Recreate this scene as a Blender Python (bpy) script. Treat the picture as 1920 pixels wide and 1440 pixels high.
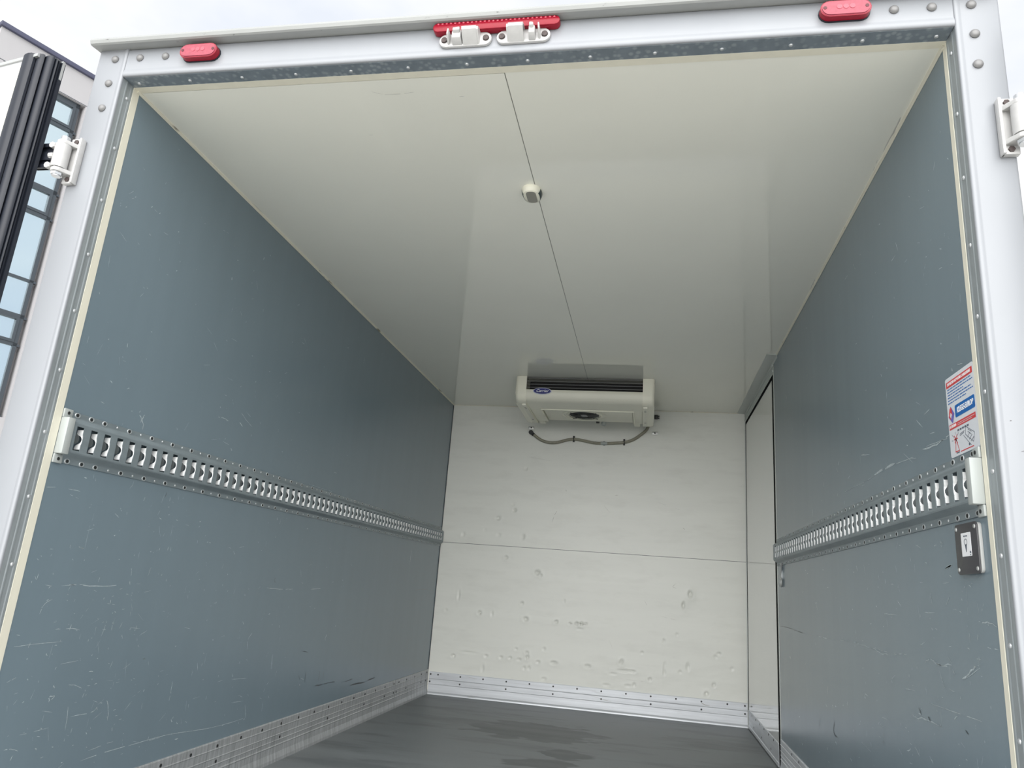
import bpy, bmesh, math, random
from math import sin, cos, pi, radians
from mathutils import Vector, Matrix
from mathutils.geometry import tessellate_polygon

for o in list(bpy.data.objects):
    bpy.data.objects.remove(o, do_unlink=True)
S = bpy.context.scene
COL = S.collection
random.seed(7)

# ------------------------------------------------------------------ camera
cam_d = bpy.data.cameras.new('camera')
cam = bpy.data.objects.new('camera', cam_d)
COL.objects.link(cam)
cam_d.sensor_width = 36.0
cam_d.lens = 25.807
cam_d.clip_start = 0.02
cam_d.clip_end = 300
RT = Vector((0.98212, 0.17327, 0.07367))
DN = Vector((0.02405, 0.27264, -0.96182))
FW = Vector((-0.18674, 0.94639, 0.26359))
cam.matrix_world = Matrix(((RT.x, -DN.x, -FW.x, 1.45518), (RT.y, -DN.y, -FW.y, -1.57192),
                           (RT.z, -DN.z, -FW.z, 0.75001), (0, 0, 0, 1)))
S.camera = cam

# ------------------------------------------------------------------ light
S.view_settings.view_transform = 'Standard'
S.view_settings.look = 'None'
S.view_settings.gamma = 1.0
S.view_settings.use_curve_mapping = False
S.view_settings.exposure = 0.10
SKY_STRENGTH = 1.0
SUN_ENERGY = 6.2

w = bpy.data.worlds.new('overcast_sky')
S.world = w
w.use_nodes = True
nt = w.node_tree
nt.nodes.clear()
tc = nt.nodes.new('ShaderNodeTexCoord')
mp = nt.nodes.new('ShaderNodeMapping')
mp.inputs['Scale'].default_value = (1.6, 1.6, 3.4)
ns = nt.nodes.new('ShaderNodeTexNoise')
ns.inputs['Scale'].default_value = 1.7
ns.inputs['Detail'].default_value = 5.0
ns.inputs['Roughness'].default_value = 0.55
rp = nt.nodes.new('ShaderNodeValToRGB')
rp.color_ramp.elements[0].position = 0.36
rp.color_ramp.elements[0].color = (0.80, 0.845, 0.925, 1)
rp.color_ramp.elements[1].position = 0.62
rp.color_ramp.elements[1].color = (0.99, 0.995, 1.0, 1)
bg = nt.nodes.new('ShaderNodeBackground')
bg.inputs['Strength'].default_value = SKY_STRENGTH
ow = nt.nodes.new('ShaderNodeOutputWorld')
nt.links.new(tc.outputs['Generated'], mp.inputs['Vector'])
nt.links.new(mp.outputs['Vector'], ns.inputs['Vector'])
nt.links.new(ns.outputs['Fac'], rp.inputs['Fac'])
nt.links.new(rp.outputs['Color'], bg.inputs['Color'])
nt.links.new(bg.outputs['Background'], ow.inputs['Surface'])

sun_d = bpy.data.lights.new('veiled_sun', 'SUN')     # the sun behind thin cloud: very soft
sun_d.energy = SUN_ENERGY
sun_d.angle = radians(80)
sun_d.color = (1.0, 0.985, 0.96)
sun = bpy.data.objects.new('veiled_sun', sun_d)
COL.objects.link(sun)
sun.location = (3, -12, 6)
sun.rotation_euler = Vector((-0.079, 0.903, -0.423)).to_track_quat('-Z', 'Y').to_euler()

# ------------------------------------------------------------------ dimensions of the box body (metres)
W, L, H = 2.10, 3.6146, 2.0225
SEAM = 1.0625

# ------------------------------------------------------------------ materials
def mat(name, col, rough=0.5, metal=0.0, spec=0.5, var=0.0, vscale=(6, 6, 6), bump=0.0, bscale=(40, 40, 40),
        dirt=None, dirt_col=(0.1, 0.1, 0.1), dirt_amt=0.5, rvar=0.0, coat=0.0, detail=4.0):
    m = bpy.data.materials.new(name)
    m.use_nodes = True
    t = m.node_tree
    b = t.nodes['Principled BSDF']
    b.inputs['Roughness'].default_value = rough
    b.inputs['Metallic'].default_value = metal
    b.inputs['Specular IOR Level'].default_value = spec
    if coat:
        b.inputs['Coat Weight'].default_value = coat
        b.inputs['Coat Roughness'].default_value = 0.08
    c4 = (col[0], col[1], col[2], 1)
    b.inputs['Base Color'].default_value = c4
    tcn = t.nodes.new('ShaderNodeTexCoord')
    last = None

    def noise(scale, det=detail, rgh=0.55):
        mpn = t.nodes.new('ShaderNodeMapping')
        mpn.inputs['Scale'].default_value = scale
        n = t.nodes.new('ShaderNodeTexNoise')
        n.inputs['Scale'].default_value = 1.0
        n.inputs['Detail'].default_value = det
        n.inputs['Roughness'].default_value = rgh
        t.links.new(tcn.outputs['Object'], mpn.inputs['Vector'])
        t.links.new(mpn.outputs['Vector'], n.inputs['Vector'])
        return n

    if var:
        n = noise(vscale)
        r = t.nodes.new('ShaderNodeValToRGB')
        r.color_ramp.elements[0].position = 0.3
        r.color_ramp.elements[1].position = 0.7
        r.color_ramp.elements[0].color = tuple(x * (1 - var) for x in col) + (1,)
        r.color_ramp.elements[1].color = tuple(min(1, x * (1 + var)) for x in col) + (1,)
        t.links.new(n.outputs['Fac'], r.inputs['Fac'])
        last = r.outputs['Color']
        if rvar:
            mr = t.nodes.new('ShaderNodeMapRange')
            mr.inputs['From Min'].default_value = 0.3
            mr.inputs['From Max'].default_value = 0.7
            mr.inputs['To Min'].default_value = rough - rvar
            mr.inputs['To Max'].default_value = rough + rvar
            t.links.new(n.outputs['Fac'], mr.inputs['Value'])
            t.links.new(mr.outputs['Result'], b.inputs['Roughness'])
    if dirt:
        n = noise(dirt[0], 5.0, 0.6)
        r = t.nodes.new('ShaderNodeValToRGB')
        r.color_ramp.elements[0].position = dirt[1]
        r.color_ramp.elements[1].position = dirt[2]
        r.color_ramp.elements[0].color = (0, 0, 0, 1)
        r.color_ramp.elements[1].color = (dirt_amt, dirt_amt, dirt_amt, 1)
        mx = t.nodes.new('ShaderNodeMix')
        mx.data_type = 'RGBA'
        t.links.new(n.outputs['Fac'], r.inputs['Fac'])
        t.links.new(r.outputs['Color'], mx.inputs['Factor'])
        if last:
            t.links.new(last, mx.inputs['A'])
        else:
            mx.inputs['A'].default_value = c4
        mx.inputs['B'].default_value = tuple(dirt_col) + (1,)
        last = mx.outputs['Result']
    if last:
        t.links.new(last, b.inputs['Base Color'])
    if bump:
        n = noise(bscale)
        bp = t.nodes.new('ShaderNodeBump')
        bp.inputs['Strength'].default_value = bump
        bp.inputs['Distance'].default_value = 0.002
        t.links.new(n.outputs['Fac'], bp.inputs['Height'])
        t.links.new(bp.outputs['Normal'], b.inputs['Normal'])
    return m

M = {}
M['grey_wall'] = mat('grey_wall_film', (0.164, 0.218, 0.252), 0.24, 0, 0.5, 0.02, (1.2, 12, 1.2), 0.10, (3, 3, 3),
                     ((90, 90, 90), 0.70, 0.74), (0.42, 0.47, 0.49), 0.45)
M['white_ceil'] = mat('white_ceiling_sheet', (0.88, 0.878, 0.795), 0.06, 0, 0.85, 0.015, (2, 2, 2), 0.04, (5, 5, 5))
M['white_back'] = mat('white_back_wall_sheet', (0.775, 0.785, 0.735), 0.36, 0, 0.5, 0.02, (0.8, 4, 14), 0.05, (3, 6, 9),
                      ((5, 9, 17), 0.50, 0.80), (0.50, 0.50, 0.45), 0.20)
M['cream'] = mat('cream_edge', (0.74, 0.715, 0.60), 0.5, 0, 0.4, 0.03, (30, 30, 5))
M['bead'] = mat('cream_sealant', (0.70, 0.68, 0.57), 0.6, 0, 0.3, 0.04, (20, 9, 20), 0, (1, 1, 1),
                ((30, 7, 30), 0.60, 0.70), (0.12, 0.11, 0.09), 0.8)
M['galv'] = mat('galvanised_reveal', (0.34, 0.375, 0.39), 0.42, 0.35, 0.5, 0.10, (60, 60, 9), 0.1, (90, 90, 20))
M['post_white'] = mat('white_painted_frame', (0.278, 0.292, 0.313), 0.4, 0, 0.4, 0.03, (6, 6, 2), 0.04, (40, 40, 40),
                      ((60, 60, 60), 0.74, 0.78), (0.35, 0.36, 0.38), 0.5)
M['gutter'] = mat('weathered_gutter', (0.30, 0.31, 0.305), 0.45, 0, 0.4, 0.06, (5, 20, 20), 0, (1, 1, 1),
                  ((40, 90, 90), 0.68, 0.74), (0.06, 0.06, 0.06), 0.8)
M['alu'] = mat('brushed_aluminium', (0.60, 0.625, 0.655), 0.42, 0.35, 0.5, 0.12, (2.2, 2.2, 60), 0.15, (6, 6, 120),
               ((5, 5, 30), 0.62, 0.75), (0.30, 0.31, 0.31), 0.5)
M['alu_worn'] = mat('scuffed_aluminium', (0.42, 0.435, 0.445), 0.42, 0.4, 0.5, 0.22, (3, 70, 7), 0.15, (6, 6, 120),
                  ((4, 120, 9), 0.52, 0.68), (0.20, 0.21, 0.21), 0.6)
M['rail'] = mat('galvanised_rail', (0.24, 0.285, 0.305), 0.42, 0.3, 0.5, 0.10, (40, 14, 40), 0.1, (60, 60, 60))
M['lip'] = mat('slot_lip_painted_lit', (0.90, 0.92, 0.92), 0.5, 0.0, 0.5, 0.04, (60, 60, 60))  # rail metal lightened to near white; the sky's brightness is in the colour
M['tongue'] = mat('rail_tongue_painted_shade', (0.085, 0.10, 0.105), 0.45, 0.3)  # same metal as the rail, darkened: the slot's shade is in the colour
M['ring'] = mat('bright_rivet_rim', (0.55, 0.58, 0.59), 0.4, 0.5)
M['hole'] = mat('dark_rivet_hole', (0.02, 0.022, 0.022), 0.6)
M['zinc'] = mat('zinc_rivet_head', (0.60, 0.62, 0.64), 0.3, 0.6)
M['bolt_grey'] = mat('grey_rivet_dome', (0.20, 0.20, 0.20), 0.5, 0.2)
M['rust_bolt'] = mat('brown_bolt_head', (0.075, 0.06, 0.058), 0.7, 0.2, 0.4, 0.2, (200, 200, 200))
M['cap'] = mat('light_grey_plastic', (0.40, 0.43, 0.42), 0.45)
M['floor'] = mat('dark_grey_floor', (0.165, 0.180, 0.186), 0.45, 0, 0.4, 0.16, (2.0, 9, 2), 0.5, (260, 260, 260),
                 ((1.3, 5.0, 1), 0.52, 0.62), (0.10, 0.11, 0.115), 0.7, rvar=0.05)
M['black'] = mat('black_plastic', (0.012, 0.013, 0.014), 0.45)
M['gasket'] = mat('matt_black_gasket', (0.008, 0.008, 0.009), 0.95, 0, 0.05)
M['rubber'] = mat('black_rubber', (0.012, 0.015, 0.023), 0.45, 0, 0.4, 0.08, (20, 20, 3))
M['door_white'] = mat('glossy_white_door', (0.74, 0.75, 0.72), 0.05, 0, 0.5, 0.01, (2, 2, 2), 0.015, (4, 4, 4), coat=0.5)
M['jamb'] = mat('pale_door_jamb', (0.55, 0.58, 0.56), 0.4, 0.2)
M['unit'] = mat('offwhite_unit_plastic', (0.80, 0.79, 0.68), 0.38, 0, 0.45, 0.015, (5, 5, 5))
M['unit_cap'] = mat('cream_unit_cap', (0.86, 0.845, 0.72), 0.35, 0, 0.45)
M['slat'] = mat('grey_louvre', (0.26, 0.26, 0.27), 0.4)
M['hose'] = mat('olive_hose', (0.27, 0.26, 0.20), 0.4, 0, 0.5, 0.1, (60, 60, 60))
M['white_gloss'] = mat('white_painted_casting', (0.47, 0.47, 0.465), 0.32, 0, 0.5, 0.04, (60, 60, 60))
M['red'] = mat('red_lens', (0.25, 0.0025, 0.016), 0.30, 0, 0.3, 0.1, (200, 200, 200))
M['red_pale'] = mat('pale_red_reflector', (0.46, 0.05, 0.08), 0.25)
M['red_face'] = mat('dusty_red_lens_face', (0.30, 0.040, 0.068), 0.45, 0, 0.5, 0.12, (150, 150, 150))
M['blue'] = mat('badge_blue', (0.006, 0.012, 0.16), 0.3)
M['badge_rim'] = mat('badge_rim', (0.55, 0.58, 0.68), 0.35)
M['ink_white'] = mat('white_ink', (0.85, 0.86, 0.88), 0.5)
M['paper'] = mat('white_sticker', (0.68, 0.71, 0.75), 0.35)
M['ink_red'] = mat('red_ink', (0.62, 0.055, 0.06), 0.45)
M['ink_blue'] = mat('blue_ink', (0.01, 0.13, 0.42), 0.45)
M['ink_dark'] = mat('dark_ink', (0.10, 0.12, 0.16), 0.5)
M['ink_purple'] = mat('violet_ink', (0.16, 0.14, 0.45), 0.5)
M['plate'] = mat('dark_grey_plate', (0.075, 0.075, 0.08), 0.4, 0.2, 0.5, 0.05, (20, 20, 20))
M['plate_edge'] = mat('pale_plate_edge', (0.42, 0.43, 0.42), 0.4)
M['steel'] = mat('dull_steel', (0.55, 0.56, 0.55), 0.4, 0.7)
M['scratch'] = mat('pale_scratch', (0.38, 0.44, 0.46), 0.6, 0, 0.3, 0.3, (120, 120, 120))
M['joint'] = mat('grey_joint_line', (0.26, 0.26, 0.24), 0.6)
M['scuff'] = mat('dark_scuff', (0.060, 0.072, 0.078), 0.5, 0, 0.3, 0.3, (90, 90, 90))
M['lens_grey'] = mat('grey_lens', (0.27, 0.265, 0.23), 0.3)
M['facade'] = mat('pale_render_facade', (0.36, 0.355, 0.365), 0.8, 0, 0.2, 0.04, (1, 1, 1), 0.1, (30, 30, 30))
M['coping'] = mat('slate_coping', (0.055, 0.058, 0.095), 0.4, 0.2)
M['frame'] = mat('dark_grey_window_frame', (0.040, 0.050, 0.060), 0.4)
M['glass'] = mat('reflective_glazing', (0.58, 0.70, 0.76), 0.03, 0.9, 0.5)
M['ground'] = mat('pale_bounce_yard', (0.68, 0.665, 0.625), 0.9, 0, 0.2, 0.1, (0.4, 0.4, 0.4))  # out-of-view ground, kept pale so it bounces light onto the ceiling
M['outer'] = mat('white_body_shell', (0.45, 0.46, 0.47), 0.4)

# galvanised spangle on the header
def add_spangle(m, scale, amt):
    t = m.node_tree
    b = t.nodes['Principled BSDF']
    src = b.inputs['Base Color'].links[0].from_socket
    tcn = t.nodes.new('ShaderNodeTexCoord')
    v = t.nodes.new('ShaderNodeTexVoronoi')
    v.inputs['Scale'].default_value = scale
    n = t.nodes.new('ShaderNodeTexNoise')
    n.inputs['Scale'].default_value = 9
    r = t.nodes.new('ShaderNodeValToRGB')
    r.color_ramp.elements[0].position = 0.22
    r.color_ramp.elements[0].color = (amt, amt, amt, 1)
    r.color_ramp.elements[1].position = 0.46
    r.color_ramp.elements[1].color = (0, 0, 0, 1)
    mul = t.nodes.new('ShaderNodeMath')
    mul.operation = 'MULTIPLY'
    mx = t.nodes.new('ShaderNodeMix')
    mx.data_type = 'RGBA'
    t.links.new(tcn.outputs['Object'], v.inputs['Vector'])
    t.links.new(tcn.outputs['Object'], n.inputs['Vector'])
    t.links.new(v.outputs['Distance'], r.inputs['Fac'])
    t.links.new(r.outputs['Color'], mul.inputs[0])
    t.links.new(n.outputs['Fac'], mul.inputs[1])
    t.links.new(mul.outputs[0], mx.inputs['Factor'])
    t.links.new(src, mx.inputs['A'])
    mx.inputs['B'].default_value = (0.40, 0.44, 0.47, 1)
    t.links.new(mx.outputs['Result'], b.inputs['Base Color'])
M['galv_head'] = mat('spangled_galvanised_steel', (0.23, 0.27, 0.305), 0.45, 0.4, 0.5, 0.10, (30, 30, 30))
add_spangle(M['galv_head'], 62, 1.1)

# damp patches on the floor, ragged by noise
def add_stains(m, spots, col):
    t = m.node_tree
    b = t.nodes['Principled BSDF']
    src = b.inputs['Base Color'].links[0].from_socket
    tcn = t.nodes.new('ShaderNodeTexCoord')
    mpn = t.nodes.new('ShaderNodeMapping')
    mpn.inputs['Scale'].default_value = (5, 11, 1)
    n = t.nodes.new('ShaderNodeTexNoise')
    n.inputs['Scale'].default_value = 1.0
    n.inputs['Detail'].default_value = 4.0
    t.links.new(tcn.outputs['Object'], mpn.inputs['Vector'])
    t.links.new(mpn.outputs['Vector'], n.inputs['Vector'])
    for x, y, a, c, rot in spots:
        mp2 = t.nodes.new('ShaderNodeMapping')
        mp2.vector_type = 'TEXTURE'
        mp2.inputs['Location'].default_value = (x, y, 0)
        mp2.inputs['Rotation'].default_value = (0, 0, rot)
        mp2.inputs['Scale'].default_value = (a, c, 1)
        ln = t.nodes.new('ShaderNodeVectorMath')
        ln.operation = 'LENGTH'
        ad = t.nodes.new('ShaderNodeMath')
        ad.operation = 'MULTIPLY_ADD'
        ad.inputs[1].default_value = 1.9
        mr = t.nodes.new('ShaderNodeMapRange')
        mr.inputs['From Min'].default_value = 1.98
        mr.inputs['From Max'].default_value = 1.86
        mr.inputs['To Min'].default_value = 0.0
        mr.inputs['To Max'].default_value = 0.85
        mx = t.nodes.new('ShaderNodeMix')
        mx.data_type = 'RGBA'
        t.links.new(tcn.outputs['Object'], mp2.inputs['Vector'])
        t.links.new(mp2.outputs['Vector'], ln.inputs[0])
        t.links.new(n.outputs['Fac'], ad.inputs[0])
        t.links.new(ln.outputs['Value'], ad.inputs[2])
        t.links.new(ad.outputs['Value'], mr.inputs['Value'])
        t.links.new(mr.outputs['Result'], mx.inputs['Factor'])
        t.links.new(src, mx.inputs['A'])
        mx.inputs['B'].default_value = col
        src = mx.outputs['Result']
    t.links.new(src, b.inputs['Base Color'])
add_stains(M['floor'], [(0.88, 2.70, 0.34, 0.27, 0.15), (1.10, 2.22, 0.12, 0.10, 0.0), (1.0, 1.98, 0.16, 0.09, 0.2)], (0.075, 0.082, 0.086, 1))

# ------------------------------------------------------------------ mesh helpers
def link(o, parent=None):
    COL.objects.link(o)
    if parent is not None:
        o.parent = parent
    return o

def from_bm(name, bm, m, parent=None, smooth=False, angle=35):
    bmesh.ops.recalc_face_normals(bm, faces=bm.faces)
    me = bpy.data.meshes.new(name)
    bm.to_mesh(me)
    bm.free()
    me.materials.append(m)
    if smooth:
        me.shade_auto(radians(angle)) if hasattr(me, 'shade_auto') else None
        for p in me.polygons:
            p.use_smooth = True
        try:
            me.set_sharp_from_angle(angle=radians(angle))
        except Exception:
            pass
    return link(bpy.data.objects.new(name, me), parent)

def empty(name, loc=(0, 0, 0), parent=None):
    o = bpy.data.objects.new(name, None)
    o.empty_display_size = 0.05
    o.location = loc
    return link(o, parent)

def tag(o, label, cat, group=None):
    o['label'] = label
    o['category'] = cat
    if group:
        o['group'] = group
    return o

def struct(o, label=None):
    o['kind'] = 'structure'
    if label:
        o['label'] = label
    return o

def stuff(o):
    o['kind'] = 'stuff'
    return o

def add_box(bm, x0, x1, y0, y1, z0, z1):
    vs = [bm.verts.new(p) for p in ((x0, y0, z0), (x1, y0, z0), (x1, y1, z0), (x0, y1, z0),
                                    (x0, y0, z1), (x1, y0, z1), (x1, y1, z1), (x0, y1, z1))]
    for f in ((0, 3, 2, 1), (4, 5, 6, 7), (0, 1, 5, 4), (1, 2, 6, 5), (2, 3, 7, 6), (3, 0, 4, 7)):
        bm.faces.new([vs[i] for i in f])

def bevel(bm, r, seg=2):
    bmesh.ops.bevel(bm, geom=list(bm.edges), offset=r, segments=seg, profile=0.5, affect='EDGES', clamp_overlap=True)

def box(name, x0, x1, y0, y1, z0, z1, m, parent=None, bev=0.0):
    bm = bmesh.new()
    add_box(bm, x0, x1, y0, y1, z0, z1)
    if bev:
        bevel(bm, bev)
    return from_bm(name, bm, m, parent, smooth=bool(bev))

def add_prism(bm, pts, axis, a, b):
    """Extrude a 2-D polygon along an axis: x -> pts (y,z); y -> pts (x,z); z -> pts (x,y)."""
    def P(p, t):
        return {'x': (t, p[0], p[1]), 'y': (p[0], t, p[1]), 'z': (p[0], p[1], t)}[axis]
    A = [bm.verts.new(P(p, a)) for p in pts]
    B = [bm.verts.new(P(p, b)) for p in pts]
    n = len(pts)
    for i in range(n):
        bm.faces.new((A[i], A[(i + 1) % n], B[(i + 1) % n], B[i]))
    bm.faces.new(A)
    bm.faces.new(B[::-1])

def prism(name, pts, axis, a, b, m, parent=None, bev=0.0, smooth=False, angle=35):
    bm = bmesh.new()
    add_prism(bm, pts, axis, a, b)
    if bev:
        bevel(bm, bev)
    return from_bm(name, bm, m, parent, smooth=smooth or bool(bev), angle=angle)

def frame_to(d):
    return Vector(d).normalized().to_track_quat('Z', 'Y').to_matrix()

def add_cyl(bm, c, d, r, h, n=16, r2=None, cap=True):
    """Cylinder/cone starting at c running along d for h."""
    R = frame_to(d)
    c = Vector(c)
    r2 = r if r2 is None else r2
    A = [bm.verts.new(c + R @ Vector((r * cos(2 * pi * i / n), r * sin(2 * pi * i / n), 0))) for i in range(n)]
    B = [bm.verts.new(c + R @ Vector((r2 * cos(2 * pi * i / n), r2 * sin(2 * pi * i / n), h))) for i in range(n)]
    for i in range(n):
        bm.faces.new((A[i], A[(i + 1) % n], B[(i + 1) % n], B[i]))
    if cap:
        bm.faces.new(A[::-1])
        bm.faces.new(B)

def add_dome(bm, c, d, r, h, n=12, rings=3):
    R = frame_to(d)
    c = Vector(c)
    prev = None
    for k in range(rings + 1):
        a = (pi / 2) * k / rings
        if k == rings:
            top = bm.verts.new(c + R @ Vector((0, 0, h)))
            for i in range(n):
                bm.faces.new((prev[i], prev[(i + 1) % n], top))
            break
        ring = [bm.verts.new(c + R @ Vector((r * cos(a) * cos(2 * pi * i / n), r * cos(a) * sin(2 * pi * i / n), h * sin(a)))) for i in range(n)]
        if prev:
            for i in range(n):
                bm.faces.new((prev[i], prev[(i + 1) % n], ring[(i + 1) % n], ring[i]))
        prev = ring

def add_torus(bm, c, d, R0, r0, n=24, k=6, squash=(1, 1)):
    R = frame_to(d)
    c = Vector(c)
    rows = []
    for i in range(n):
        a = 2 * pi * i / n
        rows.append([bm.verts.new(c + R @ Vector(((R0 + r0 * cos(2 * pi * j / k)) * cos(a) * squash[0], (R0 + r0 * cos(2 * pi * j / k)) * sin(a) * squash[1], r0 * sin(2 * pi * j / k)))) for j in range(k)])
    for i in range(n):
        for j in range(k):
            bm.faces.new((rows[i][j], rows[(i + 1) % n][j], rows[(i + 1) % n][(j + 1) % k], rows[i][(j + 1) % k]))

def smooth_path(pts, sub=6):
    P = [Vector(p) for p in pts]
    P = [2 * P[0] - P[1]] + P + [2 * P[-1] - P[-2]]
    out = []
    for i in range(1, len(P) - 2):
        for s in range(sub):
            t = s / sub
            a, b, c, d = P[i - 1], P[i], P[i + 1], P[i + 2]
            out.append(0.5 * ((2 * b) + (c - a) * t + (2 * a - 5 * b + 4 * c - d) * t * t + (3 * b - a - 3 * c + d) * t ** 3))
    out.append(P[-2])
    return out

def add_tube(bm, pts, r, n=8):
    rows = []
    pts = [Vector(p) for p in pts]
    up = Vector((0, 1, 0))
    for i, p in enumerate(pts):
        d = (pts[min(i + 1, len(pts) - 1)] - pts[max(i - 1, 0)]).normalized()
        s = d.cross(up)
        if s.length < 0.05:
            s = d.cross(Vector((1, 0, 0)))
        s.normalize()
        u = s.cross(d)
        rows.append([bm.verts.new(p + r * (cos(2 * pi * j / n) * s + sin(2 * pi * j / n) * u)) for j in range(n)])
    for i in range(len(rows) - 1):
        for j in range(n):
            bm.faces.new((rows[i][j], rows[i][(j + 1) % n], rows[i + 1][(j + 1) % n], rows[i + 1][j]))
    bm.faces.new(rows[0][::-1])
    bm.faces.new(rows[-1])

def stadium(w, h, n=8, cx=0, cy=0):
    r = h / 2
    pts = []
    for i in range(n + 1):
        a = -pi / 2 + pi * i / n
        pts.append((cx + w / 2 - r + r * cos(a), cy + r * sin(a)))
    for i in range(n + 1):
        a = pi / 2 + pi * i / n
        pts.append((cx - w / 2 + r + r * cos(a), cy + r * sin(a)))
    return pts

def round_rect(w, h, r, n=4, cx=0, cy=0):
    pts = []
    for sx, sy, a0 in ((1, -1, -pi / 2), (1, 1, 0), (-1, 1, pi / 2), (-1, -1, pi)):
        for i in range(n + 1):
            a = a0 + (pi / 2) * i / n
            pts.append((cx + sx * (w / 2 - r) + r * cos(a), cy + sy * (h / 2 - r) + r * sin(a)))
    return pts

def copies(src, name, locs, parent, rot=None):
    """Further objects sharing the mesh of src."""
    out = []
    for p in locs:
        c = src.copy()
        c.location = p
        if rot:
            c.rotation_euler = rot
        COL.objects.link(c)
        c.parent = parent
        out.append(c)
    return out

def text(name, s, size, m, mtx, parent, align='CENTER', shear=0.0, bold=0.0, xs=1.0):
    cu = bpy.data.curves.new(name, 'FONT')
    cu.body = s
    cu.size = size
    cu.align_x = align
    cu.align_y = 'CENTER'
    cu.shear = shear
    cu.offset = bold
    cu.extrude = 0.0002
    cu.resolution_u = 3
    o = bpy.data.objects.new(name, cu)
    COL.objects.link(o)
    dg = bpy.context.evaluated_depsgraph_get()
    dg.update()
    me = bpy.data.meshes.new_from_object(o.evaluated_get(dg))
    bpy.data.objects.remove(o, do_unlink=True)
    bpy.data.curves.remove(cu)
    me.transform(mtx @ Matrix.Diagonal((xs, 1, 1, 1)))
    me.materials.clear()
    me.materials.append(m)
    me.name = name
    return link(bpy.data.objects.new(name, me), parent)

def ribbons(name, marks, m, parent, to3d, k=0.0007, seed=1):
    """Thin ragged scratches lying on a wall; to3d(a, b, lift) gives the wall point."""
    rnd = random.Random(seed)
    bm = bmesh.new()
    for pts, wd in marks:
        P = [Vector((a, b, 0)) for a, b in pts]
        if len(P) > 2:
            P = smooth_path(P, 4)
        else:
            n = max(3, int((P[1] - P[0]).length / 0.02))
            P = [P[0].lerp(P[1], i / n) for i in range(n + 1)]
        prev = None
        for i, p in enumerate(P):
            d = (P[min(i + 1, len(P) - 1)] - P[max(i - 1, 0)])
            if d.length < 1e-6:
                continue
            d.normalize()
            s = Vector((-d.y, d.x, 0))
            e = min(i, len(P) - 1 - i)
            h = wd * k * 0.5 * rnd.uniform(0.45, 1.0) * (0.35 if e == 0 else 1)
            off = s * rnd.uniform(-0.4, 0.4) * wd * k
            a = p + s * h + off
            b = p - s * h + off
            row = (bm.verts.new(to3d(a.x, a.y, 0.0005)), bm.verts.new(to3d(b.x, b.y, 0.0005)))
            if prev and rnd.random() > 0.12:
                bm.faces.new((prev[0], prev[1], row[1], row[0]))
            prev = row
    return stuff(from_bm(name, bm, m, parent))

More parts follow.
